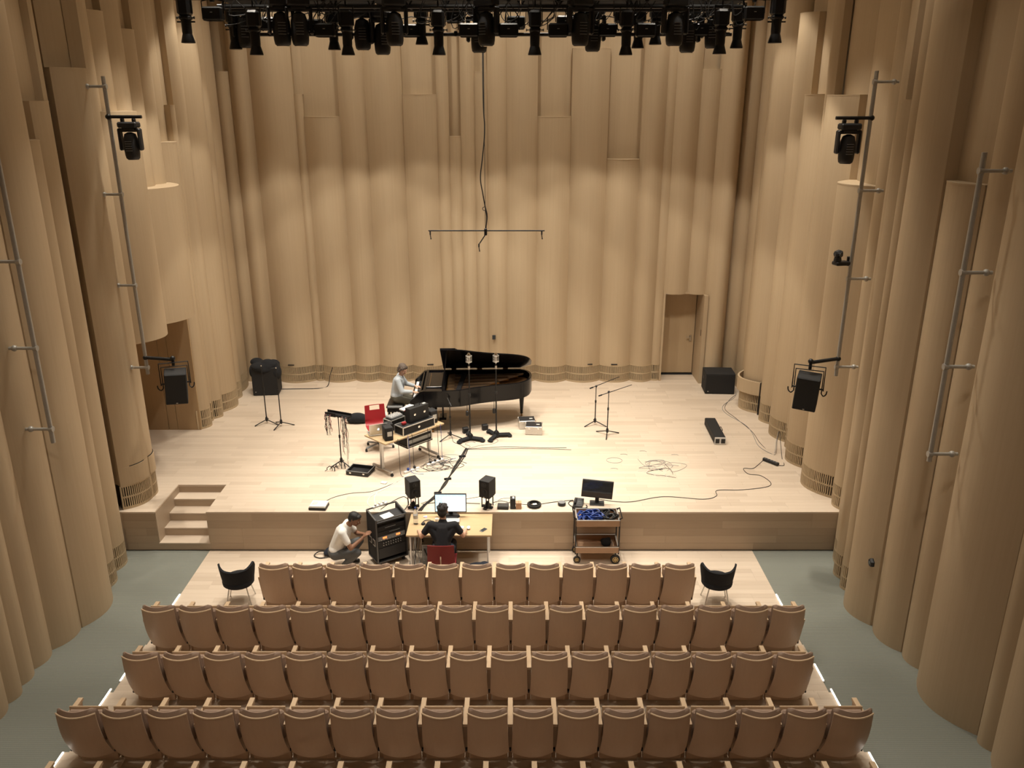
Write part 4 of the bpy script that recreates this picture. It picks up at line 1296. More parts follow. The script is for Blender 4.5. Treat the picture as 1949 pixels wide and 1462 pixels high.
# subwoofer at the back, covered loudspeaker in the other corner
t = thing('subwoofer', 'large black subwoofer cabinet beside the back-wall door', 'speaker', on(5.18, 19.62), R(-3))
MB().box((0, 0, .27), (.72, .55, .52), bev=.008).build('cabinet', 'black_paint', t); MB().box((0, -.278, .265), (.68, .012, .47), bev=.003).build('front_grille', 'black_grille', t)
MB().box((-.362, 0, .36), (.008, .16, .09), bev=.003).build('handle_recess', 'black_plastic', t); MB().box((-.29, -.286, .07), (.025, .004, .02)).build('badge', 'alu', t)
t = thing('covered_loudspeaker', 'big black loudspeaker with a black cloth thrown over it, in the corner', 'speaker', on(-6.12, 19.5), R(6))
MB().box((0, 0, .36), (.62, .52, .70), bev=.01).build('cabinet', 'black_paint', t)
rr = random.Random(6)
blob('cloth_cover', [('e', (0, 0, .66), (.36, .30, .16))] + [('e', (rr.uniform(-.28, .28), rr.uniform(-.22, .22), rr.uniform(.62, .80)), (.16, .14, .10)) for _ in range(12)] + [('e', (.28, -.12, .56), (.12, .16, .20)), ('e', (-.28, -.10, .60), (.10, .16, .18))], 'black_cloth', t, .02, 3)
MB().box((-.24, -.262, .10), (.02, .004, .016)).build('badge', 'alu', t)

# --- cables on the floor
def cable(pts, m, label, r=.006, z=SZ, k=8, group='cables on the stage floor', name='cable'):
    c = MB().pipe(spline([(p[0], p[1], (p[2] if len(p) > 2 else 0) + z + r) for p in pts], k), r, 6).build(name, m)
    return tag(c, label, 'cable', group)
for i, dx in enumerate((-.025, 0, .025)):
    cable([(-.95 + dx, 15.93), (-1.02 + dx * 1.5, 15.5), (-1.15 + dx, 14.9), (-1.28 - dx, 14.25), (-1.42 + dx, 13.72), (-1.58 + dx, 13.38 + dx), (-1.64 + dx, 13.17)], 'cable_black', 'black cable of the strapped bundle running from the piano to the desk', .011, z=SZ + (.012 if i == 1 else 0))
for j, (x, y) in enumerate(((-1.02, 15.52), (-1.24, 14.45), (-1.38, 13.85))):
    o = MB().box((0, 0, .02), (.14, .035, .04), bev=.006).build('cable_strap', 'black_cloth'); o.location = on(x, y); o.rotation_euler = (0, 0, R(10))
    tag(o, 'black strap round the cable bundle, %s from the piano' % ORD[j + 1], 'strap', 'cable straps')
cable([(-.95, 15.93), (-.6, 15.98), (-.1, 16.04), (.4, 16.0), (.8, 15.98), (1.15, 15.99)], 'cable_black', 'thin cable running straight out across the empty stage, longer one', .005)
cable([(-.95, 15.90), (-.5, 15.92), (.1, 15.95), (.7, 15.93), (1.24, 15.88)], 'cable_black', 'thin cable running straight out across the empty stage, its neighbour', .005)
cable([(-.95, 15.93), (-1.1, 16.15), (-1.25, 16.3), (-1.3, 16.55), (-1.33, 16.7)], 'cable_black', 'cable from the bundle to the short boom stand', .005)
cable([(-.95, 15.93), (-.88, 16.05), (-1.0, 16.2), (-.85, 16.32), (-.78, 16.25), (-.9, 16.36)], 'cable_grey', 'cable from the bundle looping to the prop-end mic stand', .005)
cable([(-.92, 15.93), (-.7, 16.1), (-.42, 16.2), (-.3, 16.35), (-.36, 16.5)], 'cable_grey', 'cable from the bundle to the tail-end mic stand', .005)
rr = random.Random(21)
for i in range(9):
    cx, cy = -1.35 + rr.uniform(-.25, .25), 15.30 + rr.uniform(-.28, .25)
    a0 = rr.uniform(0, 6.28); pts = []
    for k in range(9):
        a = a0 + k * .85; q = rr.uniform(.10, .26)
        pts.append((cx + q * 1.2 * math.cos(a), cy + q * math.sin(a)))
    cable(pts, ['cable_black', 'cable_grey', 'cable_black'][i % 3], 'tangled loop of cable on the floor between table and cable bundle', .0048, group='tangled cables by the table')
for i, (s, w) in enumerate(((-.45, -.33), (-.2, -.33), (-.1, -.33), (.3, -.33), (.64, -.33), (.55, -.33))):
    p = onT(s, w)
    cable([(p[0], p[1], .75), (p[0] + .01, p[1] - .02, .68), (p[0] + .02, p[1] - .03, .35), (p[0] + .03, p[1] - .05, .06), (p[0] + .10, p[1] - .12, 0), (p[0] + .3, p[1] - .22 + .05 * i, 0)], ['cable_black', 'cable_blue', 'cable_black'][i % 3], 'cable hanging from the table edge to the floor', .005, group='cables hanging off the table')
t = thing('power_strip', 'white power strip among the cables beside the table', 'power strip', on(-1.55, 15.22), R(45))
MB().box((0, 0, .022), (.42, .055, .044), bev=.008).build('body', 'white_plastic', t)
for k in range(3): MB().box((-.12 + k * .12, 0, .06), (.045, .045, .05), bev=.01).build('plug', 'black_plastic', t)
t = thing('power_strip', 'white power strip with a blue plug, further down the cable run', 'power strip', on(-1.98, 14.84), R(40))
MB().box((0, 0, .022), (.36, .055, .044), bev=.008).build('body', 'white_plastic', t)
for k, mm in enumerate(('cable_blue', 'black_plastic')): MB().box((-.08 + k * .15, 0, .065), (.05, .05, .06), bev=.012).build('plug', mm, t)
cable([(-1.75, 15.0), (-1.95, 14.8), (-2.15, 14.45), (-2.35, 14.1), (-2.6, 13.75), (-2.62, 13.45), (-2.45, 13.2)], 'cable_white', 'white cable from the power strips to the rack case', .006)
cable([(-1.85, 14.9), (-2.05, 14.6), (-2.3, 14.2), (-2.52, 13.85), (-2.5, 13.5), (-2.35, 13.18)], 'cable_white', 'second white cable from the power strips to the rack case', .006)
cable([(-2.2, 14.35), (-2.6, 13.95), (-3.0, 13.86), (-3.3, 13.68), (-3.42, 13.45), (-3.33, 13.28)], 'cable_black', 'thin black cable curling towards the stage edge by the binders', .005)
t = tag(MB().box((0, 0, .012), (.12, .08, .022), bev=.005).build('adapter', 'white_plastic'), 'flat white adapter on the floor near the rear studio monitor', 'adapter'); t.location = on(-2.45, 14.30); t.rotation_euler = (0, 0, R(-20))
# loose leads on the open stage
rr = random.Random(5)
for i in range(10):
    cx, cy = 2.95 + rr.uniform(-.25, .3), 14.95 + rr.uniform(-.3, .3); a = rr.uniform(0, 6.28); pts = []
    for k in range(7):
        a += rr.uniform(.4, 1.3); q = rr.uniform(.08, .28); pts.append((cx + q * 1.3 * math.cos(a), cy + q * math.sin(a)))
    cable(pts, ['cable_grey', 'cable_white', 'cable_black', 'cable_grey', 'cable_grey'][i % 5], 'loose lead in the tangle on the open stage floor', .004, group='loose leads on the stage floor')
for (x, y), lab in (((2.08, 15.35), 'small coil'), ((2.30, 15.62), 'short curl'), ((2.72, 15.78), 'short curl'), ((3.35, 15.6), 'short curl'), ((2.02, 14.92), 'short curl')):
    pts = [(x + (.16 if 'coil' in lab else .08) * math.cos(k * .8), y + .13 * math.sin(k * .8) * (1 if 'coil' in lab else .35)) for k in range(12 if 'coil' in lab else 4)]
    cable(pts, 'cable_grey', '%s of thin lead lying apart from the tangle' % lab, .004, group='stray leads on the stage')
cable([(5.60, 19.42), (5.48, 19.1), (5.05, 18.5), (5.0, 18.0), (5.25, 17.3), (5.28, 16.8), (5.22, 16.1), (5.35, 15.7), (5.45, 15.72), (5.52, 15.9, .2), (5.56, 15.95, .38)], 'cable_grey', 'grey cable from the subwoofer along the right wall', .006)
cable([(5.58, 19.32), (5.30, 18.9), (5.05, 18.3), (5.15, 17.7), (5.30, 16.9), (5.30, 16.2), (5.42, 15.62), (5.52, 15.85, .22), (5.565, 15.93, .40)], 'cable_black', 'black cable from the subwoofer along the right wall', .005)
cable([(5.36, 15.1), (5.46, 15.12), (5.52, 15.45), (5.55, 15.7, .2), (5.57, 15.9, .40)], 'cable_black', 'short black cable from the power strip to the wall vent', .006)
cable([(5.10, 15.34), (4.92, 15.1), (4.78, 14.95), (4.60, 14.95), (4.63, 14.70), (4.85, 14.62), (4.95, 14.3), (4.80, 14.12), (4.3, 14.0), (3.85, 13.98), (3.78, 13.75), (3.5, 13.62), (2.8, 13.72), (2.2, 13.52), (1.9, 13.52), (1.6, 13.62)], 'cable_black', 'long black cable winding from the power strip to the dark screen', .006)
cable([(-5.85, 19.7), (-5.4, 19.72), (-4.95, 19.75), (-4.72, 19.92), (-4.66, 20.06, .25), (-4.6, 20.12, .44)], 'cable_black', 'black cable from the covered loudspeaker up to a wall hatch', .01)
# ------------------------------------------------------------------ on the edge of the stage
def studio_monitor(loc, rz, label):
    t = thing('studio_monitor', label, 'speaker', loc, rz, 'black studio monitors on the stage edge')
    MB().box((0, .0, .165), (.205, .25, .33), bev=.006).build('cabinet', 'black_paint', t)
    F = Matrix.Translation((0, -.126, .12)) @ Matrix.Rotation(R(90), 4, 'X')
    m = MB(); m.lathe([(.078, 0), (.082, .008), (.07, .006), (.03, -.006), (.026, .008), (.01, .012)], n=22, M=F); m.build('woofer', 'black_grille', t)
    F = Matrix.Translation((0, -.126, .255)) @ Matrix.Rotation(R(90), 4, 'X')
    m = MB(); m.lathe([(.05, 0), (.052, .005), (.02, .002), (.016, .007), (.004, .01)], n=18, M=F); m.build('tweeter', 'black_plastic', t)
    MB().box((0, -.127, .02), (.02, .004, .008)).build('badge', 'alu', t)
    return t
def monitor_stand(loc, rz, label):
    t = thing('speaker_stand', label, 'speaker stand', loc, rz, 'low stands under the studio monitors')
    MB().box((0, 0, .235), (.19, .20, .014), bev=.003).build('top_plate', 'black_metal', t)
    for a in (-.07, .07):
        for b in (-.075, .075): MB().tube((a, b, .03), (a, b, .23), .011, n=8).build('post', 'black_metal', t)
    m = MB(); m.box((0, 0, .022), (.21, .06, .03), bev=.006); m.box((0, 0, .022), (.06, .23, .03), bev=.006); m.lathe([(.05, .03), (.04, .09), (.015, .13)], n=12)
    m.build('base', 'black_metal', t)
    return t
monitor_stand(on(-1.77, 13.30), R(28), 'low black frame stand under the monitor next to the rack case')
monitor_stand(on(-.44, 13.30), R(-28), 'low black frame stand under the monitor next to the small boxes')
studio_monitor(on(-1.77, 13.30, SZ + .243), R(28), 'black studio monitor on the stage edge beside the equipment rack')
studio_monitor(on(-.44, 13.30, SZ + .243), R(-28), 'black studio monitor on the stage edge beside the small boxes')

t = thing('ring_binder', 'white-covered binders and papers stacked on the stage edge', 'papers', on(-3.47, 13.30), R(-4))
MB().box((0, 0, .025), (.31, .24, .045), bev=.004).build('binder', 'black_plastic', t); MB().box((0, 0, .058), (.30, .235, .02), bev=.003).build('file', 'label_grey', t)
MB().box((.005, .005, .075), (.29, .225, .012)).build('paper_stack', 'paper', t)
m = MB()
for k in range(6): m.box((-.07, .07 - k * .025, .0815), (.10, .008, .0008))
m.build('printed_lines', 'grey_plastic', t)
t = thing('small_box', 'flat black box with a clear lid beside the studio monitor', 'box', on(-.16, 13.29), R(-3))
MB().box((0, 0, .03), (.20, .15, .06), bev=.004).build('box', 'black_plastic', t); MB().box((0, 0, .062), (.18, .13, .004)).build('lid', 'bulb_glass', t)
t = thing('small_box', 'upright narrow black box with a white label', 'box', on(.015, 13.30), R(2))
MB().box((0, 0, .10), (.095, .13, .20), bev=.004).build('box', 'black_plastic', t); MB().box((.01, -.0, .2005), (.03, .07, .002)).build('label_patch', 'paper', t)
t = thing('cardboard_box', 'small brown cardboard box next to the upright black box', 'box', on(.12, 13.29), R(1))
MB().box((0, 0, .06), (.10, .11, .12), bev=.003).build('carton', 'cardboard', t); MB().box((0, 0, .1205), (.006, .11, .001)).build('flap_joint', 'black_plastic', t)
t = thing('cable_coil', 'black coil of cable with a white tag on the stage edge', 'cable', on(.40, 13.36), 0)
m = MB()
for k in range(7):
    r, z = .095 + .012 * (k % 3), .012 + .016 * (k // 2); m.pipe([(r * math.cos(a), r * math.sin(a), z) for a in [2 * PI * q / 28 for q in range(28)]], .010, 6, closed=True)
m.build('coil', 'cable_black', t); MB().box((.01, -.02, .045), (.075, .05, .02), rz=.2, bev=.004).build('tag', 'paper', t)
t = thing('round_speaker', 'round dark grey puck-shaped device on the stage edge', 'device', on(.90, 13.40), 0)
MB().lathe([(.066, 0), (.072, .01), (.072, .05), (.066, .058)], n=26).build('body', 'black_plastic', t); MB().lathe([(.066, .058), (.064, .0625), (.02, .063)], n=26).build('top', 'grey_plastic', t)
t = thing('wired_telephone', 'black desk telephone with tangled wires beside the dark screen', 'telephone', on(1.20, 13.40), R(-14))
m = MB(); m.prism([(-.11, 0), (.11, 0), (.11, .035), (-.11, .09)], -.085, .085, Matrix(((0, 0, 1, 0), (-1, 0, 0, 0), (0, 1, 0, 0), (0, 0, 0, 1)))); m.build('body', 'black_plastic', t)
m = MB(); m.box((-.055, 0, .088), (.045, .19, .035), bev=.014); m.build('handset', 'black_plastic', t)
for a in range(3):
    for b in range(4): MB().box((.0 + a * .025, -.06 + b * .024, .052 + b * .0055), (.016, .014, .006)).build('key', 'grey_plastic', t)
m = MB(); m.pipe(spline([(-.08, .08, .03), (-.16, .10, .01), (-.18, 0, .01), (-.10, -.10, .01), (0, -.12, .012), (.12, -.11, .01), (.17, -.06, .012), (.14, .02, .01)], 6), .008, 6); m.build('cord', 'cable_black', t)
cable([(.50, 13.42), (.75, 13.50), (1.0, 13.56), (1.12, 13.58)], 'cable_black', 'black cable from the coil to the telephone', .006)
cable([(-.35, 13.48), (-.2, 13.55), (.0, 13.46), (.18, 13.42), (.30, 13.40)], 'cable_black', 'black cable from the studio monitor stand to the coil', .005)
cable([(-.30, 13.40), (-.22, 13.62), (-.02, 13.66), (-.05, 13.5), (-.2, 13.44)], 'cable_grey', 'pale cable curl behind the flat black box', .005)
cable([(-1.62, 13.42), (-1.2, 13.52), (-.8, 13.46), (-.58, 13.44)], 'cable_black', 'black cable running behind the lit screen between the monitors', .006)
cable([(-1.65, 13.45), (-1.35, 13.66), (-1.0, 13.6), (-.6, 13.72)], 'cable_black', 'thin black cable looping behind the lit screen', .004)
cable([(-1.92, 13.20), (-1.88, 13.5), (-2.0, 13.72), (-2.2, 13.5), (-2.35, 13.22)], 'cable_black', 'black cable curling behind the rack case', .006)
cable([(-1.86, 13.22), (-1.83, 13.45), (-1.80, 13.62)], 'cable_red', 'short red cable beside the rack case', .006)

def flat_screen(loc, rz, label, w, h, lit, zc, basew, round_base=False, tilt=0, arm='black_plastic'):
    t = thing('computer_monitor', label, 'monitor', loc, rz)
    T = Matrix.Translation((0, 0, zc)) @ Matrix.Rotation(R(tilt), 4, 'Y')
    MB().box((0, 0, 0), (w, .035, h), bev=.006, M=T).build('bezel', 'black_plastic', t)
    MB().box((0, -.0185, .004), (w - .03, .003, h - .035), M=T).build('screen', lit, t)
    m = MB(); m.box((0, .05, zc * .55), (.07, .03, zc * .95), bev=.006); m.box((0, .03, zc), (.14, .04, .12), bev=.006); m.build('neck', arm, t)
    m = MB()
    if round_base: m.lathe([(basew, 0), (basew, .010), (basew * .8, .018), (.02, .022)], n=28)
    else: m.box((0, .02, .010), (basew, .19, .018), bev=.006)
    b = m.build('base', 'black_plastic', t)
    if round_base: b.scale = (1, .72, 1)
    return t
flat_screen(on(1.54, 13.44), R(-6), 'switched-off black computer screen on the stage edge behind the trolley', .56, .345, 'bulb_glass', .30, .26, tilt=3.5)

# ------------------------------------------------------------------ the desk below the stage
DX, DY, DZ_ = -1.07, 12.735, .74
t = thing('desk', 'pale wood desk on thin white legs against the stage front', 'table', (DX, DY, 0))
MB().box((0, 0, .725), (1.45, .765, .03), bev=.003).build('desk_top', 'desk_wood', t)
for a in (-.66, .66):
    for b in (-.33, .33): MB().tube((a, b, 0), (a, b, .71), .016, n=10).build('leg', 'white_plastic', t)
m = MB()
for b in (-.33, .33): m.box((0, b, .695), (1.32, .03, .03))
for a in (-.66, .66): m.box((a, 0, .695), (.03, .66, .03))
m.build('frame', 'grey_metal', t)
def od(x, y, z=0): return (x, y, DZ_ + z)
flat_screen(od(-1.08, 13.03), R(0), 'lit computer screen on the desk showing a bright editing window', .56, .36, 'screen_on', .265, .16, round_base=True)
t = thing('water_bottle', 'clear plastic water bottle standing on the desk', 'bottle', od(-1.67, 12.76))
m = MB(); m.lathe([(.036, 0), (.042, .01), (.042, .07), (.038, .085), (.042, .10), (.042, .19), (.030, .24), (.014, .275), (.014, .295)], n=20); m.build('bottle', 'clear_plastic', t)
MB().lathe([(.016, .293), (.016, .318), (.012, .32)], n=14).build('cap', 'cable_blue', t); MB().lathe([(.0425, .11), (.0425, .17)], n=20).build('label_band', 'label_grey', t)
t = thing('audio_interface', 'silver audio interface lying under the lit screen', 'electronics', od(-1.03, 12.82))
MB().box((0, 0, .022), (.24, .13, .04), bev=.005).build('case', 'alu', t); MB().box((0, -.066, .022), (.22, .003, .026)).build('front_panel', 'black_plastic', t)
for k in range(4): MB().lathe([(.008, 0), (.007, .010)], n=10, M=Matrix.Translation((-.07 + k * .045, -.067, .022)) @ Matrix.Rotation(R(90), 4, 'X')).build('knob', 'alu', t)
t = thing('keyboard', 'slim white computer keyboard in front of the engineer', 'keyboard', od(-.98, 12.60), R(-4))
MB().box((0, 0, .008), (.30, .11, .014), bev=.004).build('case', 'white_plastic', t)
m = MB()
for a in range(13):
    for b in range(4): m.box((-.132 + a * .022, -.036 + b * .024, .018), (.018, .018, .006))
m.build('keys', 'paper', t, kind='stuff')
t = tag(MB().sph((0, 0, .008), (.032, .052, .024), 16, 8).build('computer_mouse', 'white_plastic'), 'white computer mouse on the desk', 'mouse'); t.location = od(-.745, 12.58, .014)
t = thing('mobile_phone', 'black mobile phone lying at the corner of the desk', 'phone', od(-.49, 12.53), R(-38))
MB().box((0, 0, .005), (.07, .14, .009), bev=.004).build('body', 'grey_metal', t); MB().box((0, .005, .010), (.064, .115, .001)).build('screen', 'bulb_glass', t)
t = thing('usb_hub', 'little hub with a blue light on the desk', 'electronics', od(-1.53, 13.0), R(12))
MB().box((0, 0, .010), (.07, .035, .018), bev=.004).build('body', 'white_plastic', t); MB().sph((.01, -.016, .016), .008, 8, 6).build('light', 'led_blue', t)
t = thing('headphones', 'folded black headphones lying on the desk by the bottle', 'headphones', od(-1.47, 12.78), R(20))
m = MB(); m.pipe([(.08 * math.cos(a), .07 * math.sin(a), .02) for a in [PI * k / 14 for k in range(15)]], .008, 6); m.build('headband', 'black_plastic', t)
for s in (-1, 1): MB().lathe([(.036, 0), (.04, .012), (.03, .03)], (s * .08, -.02, 0), 14).build('ear_cup', 'black_plastic', t)
t = thing('coffee_cup', 'small white cup on the desk by the headphones', 'cup', od(-1.31, 12.84))
MB().lathe([(.022, 0), (.030, .05), (.032, .055), (.026, .05), (.018, .01)], n=16).build('cup', 'white_plastic', t); MB().pipe([(.03, 0, .045), (.05, 0, .04), (.048, 0, .02), (.027, 0, .014)], .004, 6).build('handle', 'white_plastic', t)
# chair of the engineer
t = thing('red_chair', 'dark red shell chair with steel legs under the engineer', 'chair', (-1.16, 12.06, 0))
seat_shell(t, 'dark_red_shell', w=.46, slot=False, z0=.43, hb=.44)
for a in (-1, 1):
    for b in (-1, 1): MB().tube((a * .15, b * .13, .41), (a * .22, b * .21, 0), .012, n=8).build('leg', 'chrome', t)
MB().box((0, 0, .41), (.30, .26, .02), bev=.004).build('seat_frame', 'chrome', t); MB().box((0, -.30, .56), (.02, .02, .26)).build('back_strut', 'chrome', t)
# PC tower
t = thing('pc_tower', 'grey computer tower on the floor under the desk', 'computer', (-1.47, 12.80, 0), R(2))
MB().box((0, 0, .215), (.20, .42, .42), bev=.006).build('case', 'grey_metal', t); MB().box((0, -.213, .30), (.16, .006, .20), bev=.002).build('front_panel', 'grey_plastic', t)
MB().sph((-.06, -.213, .12), .012, 8, 6).build('power_button', 'alu', t)
for s in (-.07, .07): MB().box((s, 0, .004), (.03, .36, .008)).build('foot', 'rubber', t)
c = cable([(-1.62, 13.02, .7), (-1.60, 12.85, .55), (-1.5, 12.55, .3), (-1.36, 12.42, .22), (-1.28, 12.5, .4), (-1.2, 12.6, .62), (-1.15, 12.8, .70)], 'cable_black', 'thick black cable sagging below the desk top', .012, z=0, group='cables under the desk')
for k in range(6):
    x = -1.80 + .04 * k
    cable([(x, 12.98 + .01 * k, .68), (x + .01, 12.9, .45), (x - .02, 12.8, .15), (x + .03 * (-1) ** k, 12.65, .01), (x - .05, 12.5 + .02 * k, 0), (x + .1, 12.42, 0)], ['cable_black', 'cable_grey', 'cable_white'][k % 3], 'cable falling to the floor between the desk and the rack case', .006, z=0, group='cables under the desk')
# holdall
t = blob('holdall', [('e', (0, 0, .14), (.23, .15, .14)), ('e', (.11, .02, .17), (.12, .13, .12)), ('e', (-.12, 0, .10), (.13, .12, .10))], 'denim_dark', None, .015, 4)
t.location = (-.58, 12.22, 0); tag(t, 'dark blue bag on the floor behind the front row, under the desk corner', 'bag')
MB().pipe(spline([(-.12, -.04, .20), (-.05, -.10, .30), (.08, -.08, .30), (.14, -.02, .24)], 5), .012, 6).build('strap', 'black_cloth', t)
t = blob('tool_bag', [('e', (0, 0, .07), (.15, .12, .075)), ('e', (.08, .03, .08), (.10, .09, .07)), ('e', (-.08, -.02, .05), (.09, .09, .05))], 'denim_dark', None, .012, 3)
t.location = (-3.20, 12.98, 0); tag(t, 'dark blue pouch on the floor behind the crouching person', 'bag')
MB().pipe(spline([(-.1, 0, .06), (-.25, .02, .05), (-.33, -.06, .015), (-.22, -.14, .012), (-.08, -.12, .02)], 6), .010, 6).build('lead', 'cable_black', t)

# ------------------------------------------------------------------ rack case with slanted top
RX, RA = (-2.315, 12.50), R(33)
t = thing('equipment_rack', 'tall black rack flight case with glowing meters and aluminium edges', 'rack', (RX[0], RX[1], 0), RA)
Wd, Dp, Hh = .56, .38, .93
def yz(poly, x0, x1): return MB().prism(poly, x0, x1, Matrix(((0, 0, 1, 0), (1, 0, 0, 0), (0, 1, 0, 0), (0, 0, 0, 1))))
for x0, x1 in ((0, .02), (Wd - .02, Wd)):
    yz([(0, .10), (Dp, .10), (Dp, Hh + .05), (0, Hh)], x0, x1).build('side_panel', 'black_paint', t)
MB().box((Wd / 2, Dp / 2, .11), (Wd - .04, Dp, .02)).build('floor_panel', 'black_paint', t)
MB().box((Wd / 2, Dp - .01, Hh / 2 - .05), (Wd - .04, .02, Hh - .28)).build('back_panel', 'black_paint', t)
top = MB(); top.box((Wd / 2, Dp * .42, Hh - .055), (Wd - .04, Dp * .84, .02), rx=R(5)); top.build('work_top', 'black_plastic', t)
for k, (z, h, mm) in enumerate(((.74, .085, 'black_metal'), (.645, .085, 'black_metal'), (.555, .085, 'grey_plastic'), (.44, .12, 'black_metal'), (.27, .20, 'black_plastic'))):
    u = MB().box((Wd / 2, .012 + .06, z), (Wd - .05, .13, h), bev=.003).build('rack_unit', mm, t)
    if k == 2:
        for x in (.15, .40): MB().box((x, .004, z + .01), (.075, .004, .036)).build('meter', 'meter_light', u)
        for q in range(8): MB().lathe([(.009, 0), (.007, .012)], n=8, M=Matrix.Translation((.08 + q * .055, .006, z - .026)) @ Matrix.Rotation(R(90), 4, 'X')).build('knob', 'alu', u)
    if k == 3:
        for r in range(2):
            for q in range(8): MB().lathe([(.009, 0), (.007, .014)], n=8, M=Matrix.Translation((.12 + q * .046, .006, z + .028 - r * .045)) @ Matrix.Rotation(R(90), 4, 'X')).build('knob', 'alu', u)
    if k < 2:
        MB().box((.26 + .08 * k, .004, z + .012), (.20, .003, .010)).build('display_strip', 'grey_plastic', u)
m = MB(); e = .02
for x in (0, Wd):
    for y, hh in ((0, Hh), (Dp, Hh + .05)): m.box((x, y, (hh + .10) / 2), (e, e, hh - .10))
    m.bar((x, 0, Hh), (x, Dp, Hh + .05), e); m.box((x, Dp / 2, .105), (e, Dp, e))
m.box((Wd / 2, 0, .105), (Wd, e, e)); m.box((Wd / 2, 0, Hh - .02), (Wd, e, e)); m.box((Wd / 2, Dp, Hh + .05), (Wd, e, e))
m.build('edging', 'edge_dark', t)
for y in (.12, .27):
    h = MB(); h.box((-.006, y, .46), (.006, .10, .13), bev=.003); h.build('handle_plate', 'alu', t); MB().box((-.011, y, .46), (.006, .07, .08), bev=.002).build('handle_recess', 'black_plastic', t)
for x in (.06, Wd - .06):
    for y in (.06, Dp - .06):
        c = MB(); c.tube((x - .015, y, .042), (x + .015, y, .042), .042, n=14); c.box((x, y, .088), (.06, .06, .012)); c.build('castor', 'rubber', t)
SL = Matrix.Translation((RX[0], RX[1], 0)) @ Matrix.Rotation(RA, 4, 'Z')
o = tag(MB().box((0, 0, 0), (.20, .15, .003)).build('paper_sheet', 'paper'), 'white sheet of paper on top of the rack case', 'paper'); o.location = SL @ Vector((.27, .15, Hh - .0405)); o.rotation_euler = (R(5), 0, RA + .15)
t = thing('power_strip', 'white power strip resting on the back edge of the rack case', 'power strip', SL @ Vector((.24, .355, Hh + .062)), RA + R(8))
MB().box((0, 0, .02), (.30, .05, .04), bev=.008).build('body', 'white_plastic', t)
for k in range(3): MB().box((-.09 + .08 * k, 0, .055), (.04, .04, .04), bev=.01).build('plug', 'white_plastic', t)

# ------------------------------------------------------------------ trolley
t = thing('trolley', 'two-tier brown trolley on yellow-hubbed wheels in front of the stage', 'trolley', (1.12, 12.66, 0))
TW, TD = .73, .44
def tray(z, h):
    m = MB()
    for y in (0, TD): m.box((TW / 2, y, z + h / 2), (TW, .022, h))
    for x in (0, TW): m.box((x, TD / 2, z + h / 2), (.022, TD, h))
    o = m.build('tray_sides', 'cart_wood', t)
    m = MB()
    for y in (0, TD): m.box((TW / 2, y, z + h + .004), (TW + .024, .026, .010))
    for x in (0, TW): m.box((x, TD / 2, z + h + .004), (.026, TD, .010))
    m.build('tray_rim', 'alu', t)
    MB().box((TW / 2, TD / 2, z + .01), (TW - .02, TD - .02, .016)).build('tray_floor', 'cart_wood', t)
tray(.74, .11); tray(.22, .11)
for x in (-.012, TW + .012):
    for y in (.03, TD - .03): MB().box((x, y, .53), (.022, .03, .70), bev=.004).build('upright', 'black_metal', t)
MB().pipe([(-.012, .03, .86), (-.05, .03, .90), (-.05, TD - .03, .90), (-.012, TD - .03, .86)], .012, 8).build('handle', 'black_metal', t)
m = MB(); m.pipe([(TW + .012, .03, .86), (TW + .05, .03, .885), (TW + .05, TD - .03, .885), (TW + .012, TD - .03, .86)], .012, 8); m.build('handle', 'black_metal', t)
for x, y, r in ((.02, .05, .062), (.02, TD - .04, .062), (TW - .04, .02, .085), (TW - .04, TD - .02, .085)):
    Wm = Matrix.Translation((x, y, r)) @ Matrix.Rotation(R(90), 4, 'X')
    w = MB().lathe([(r * .66, -.022), (r, -.018), (r, .018), (r * .66, .022)], n=24, M=Wm).build('wheel', 'rubber', t)
    MB().lathe([(.012, -.028), (r * .64, -.024), (r * .64, .024), (.012, .028)], n=20, M=Wm).build('hub', 'wheel_yellow', w)
    h = MB()
    for q in range(6): h.lathe([(.009, -.030), (.009, .030)], (r * .42 * math.cos(q * PI / 3), r * .42 * math.sin(q * PI / 3), 0), 8, Wm)
    h.build('hub_hole', 'black_plastic', w)
    MB().box((x, y, r + (.2 - r) / 2 + .02), (.03, .035, .21 - r), bev=.004).build('fork', 'black_metal', t)
rr = random.Random(9)
for i in range(16):
    blue = i < 10
    cx = 1.12 + (.14 + .075 * (i % 5) if blue else .47 + .07 * (i % 3)); cy = 12.66 + (.13 + .14 * (i // 5) if blue else .14 + .14 * ((i - 10) // 3))
    r = .10; ph = rr.uniform(0, 6); tz = .785 + .022 * (i % 4)
    pts = [(cx + r * (1 + .2 * math.sin(3 * a + ph)) * math.cos(a), cy + r * .85 * (1 + .2 * math.cos(2 * a + ph)) * math.sin(a), tz + .022 * math.sin(2 * a + ph)) for a in [2 * PI * q / 26 for q in range(26)]]
    c = MB(); c.pipe(pts, .011, 6, closed=True); c.pipe([Vector(p) + Vector((.008, .006, .018)) for p in pts], .011, 6, closed=True); c.pipe([Vector(p) * 1 + Vector((-.010, -.004, .034)) for p in pts], .010, 6, closed=True)
    o = c.build('cable_coil', 'cable_blue' if blue else 'cable_black')
    tag(o, 'blue coil of cable heaped in the top tray of the trolley' if blue else 'black coil of cable heaped in the top tray of the trolley', 'cable', 'blue coils in the trolley' if blue else 'black coils in the trolley')
t = blob('cable_bag', [('e', (0, 0, .07), (.09, .08, .07)), ('c', (-.05, 0, .10), (.05, .02, .12), .05, .04)], 'black_cloth', None, .01, 2); t.location = (1.66, 12.86, .243)
tag(t, 'crumpled black pouch in the lower tray of the trolley', 'bag')
MB().pipe([(.05, .02, .13), (.10, .0, .10), (.11, -.03, .02)], .006, 6).build('strap', 'cable_grey', t)
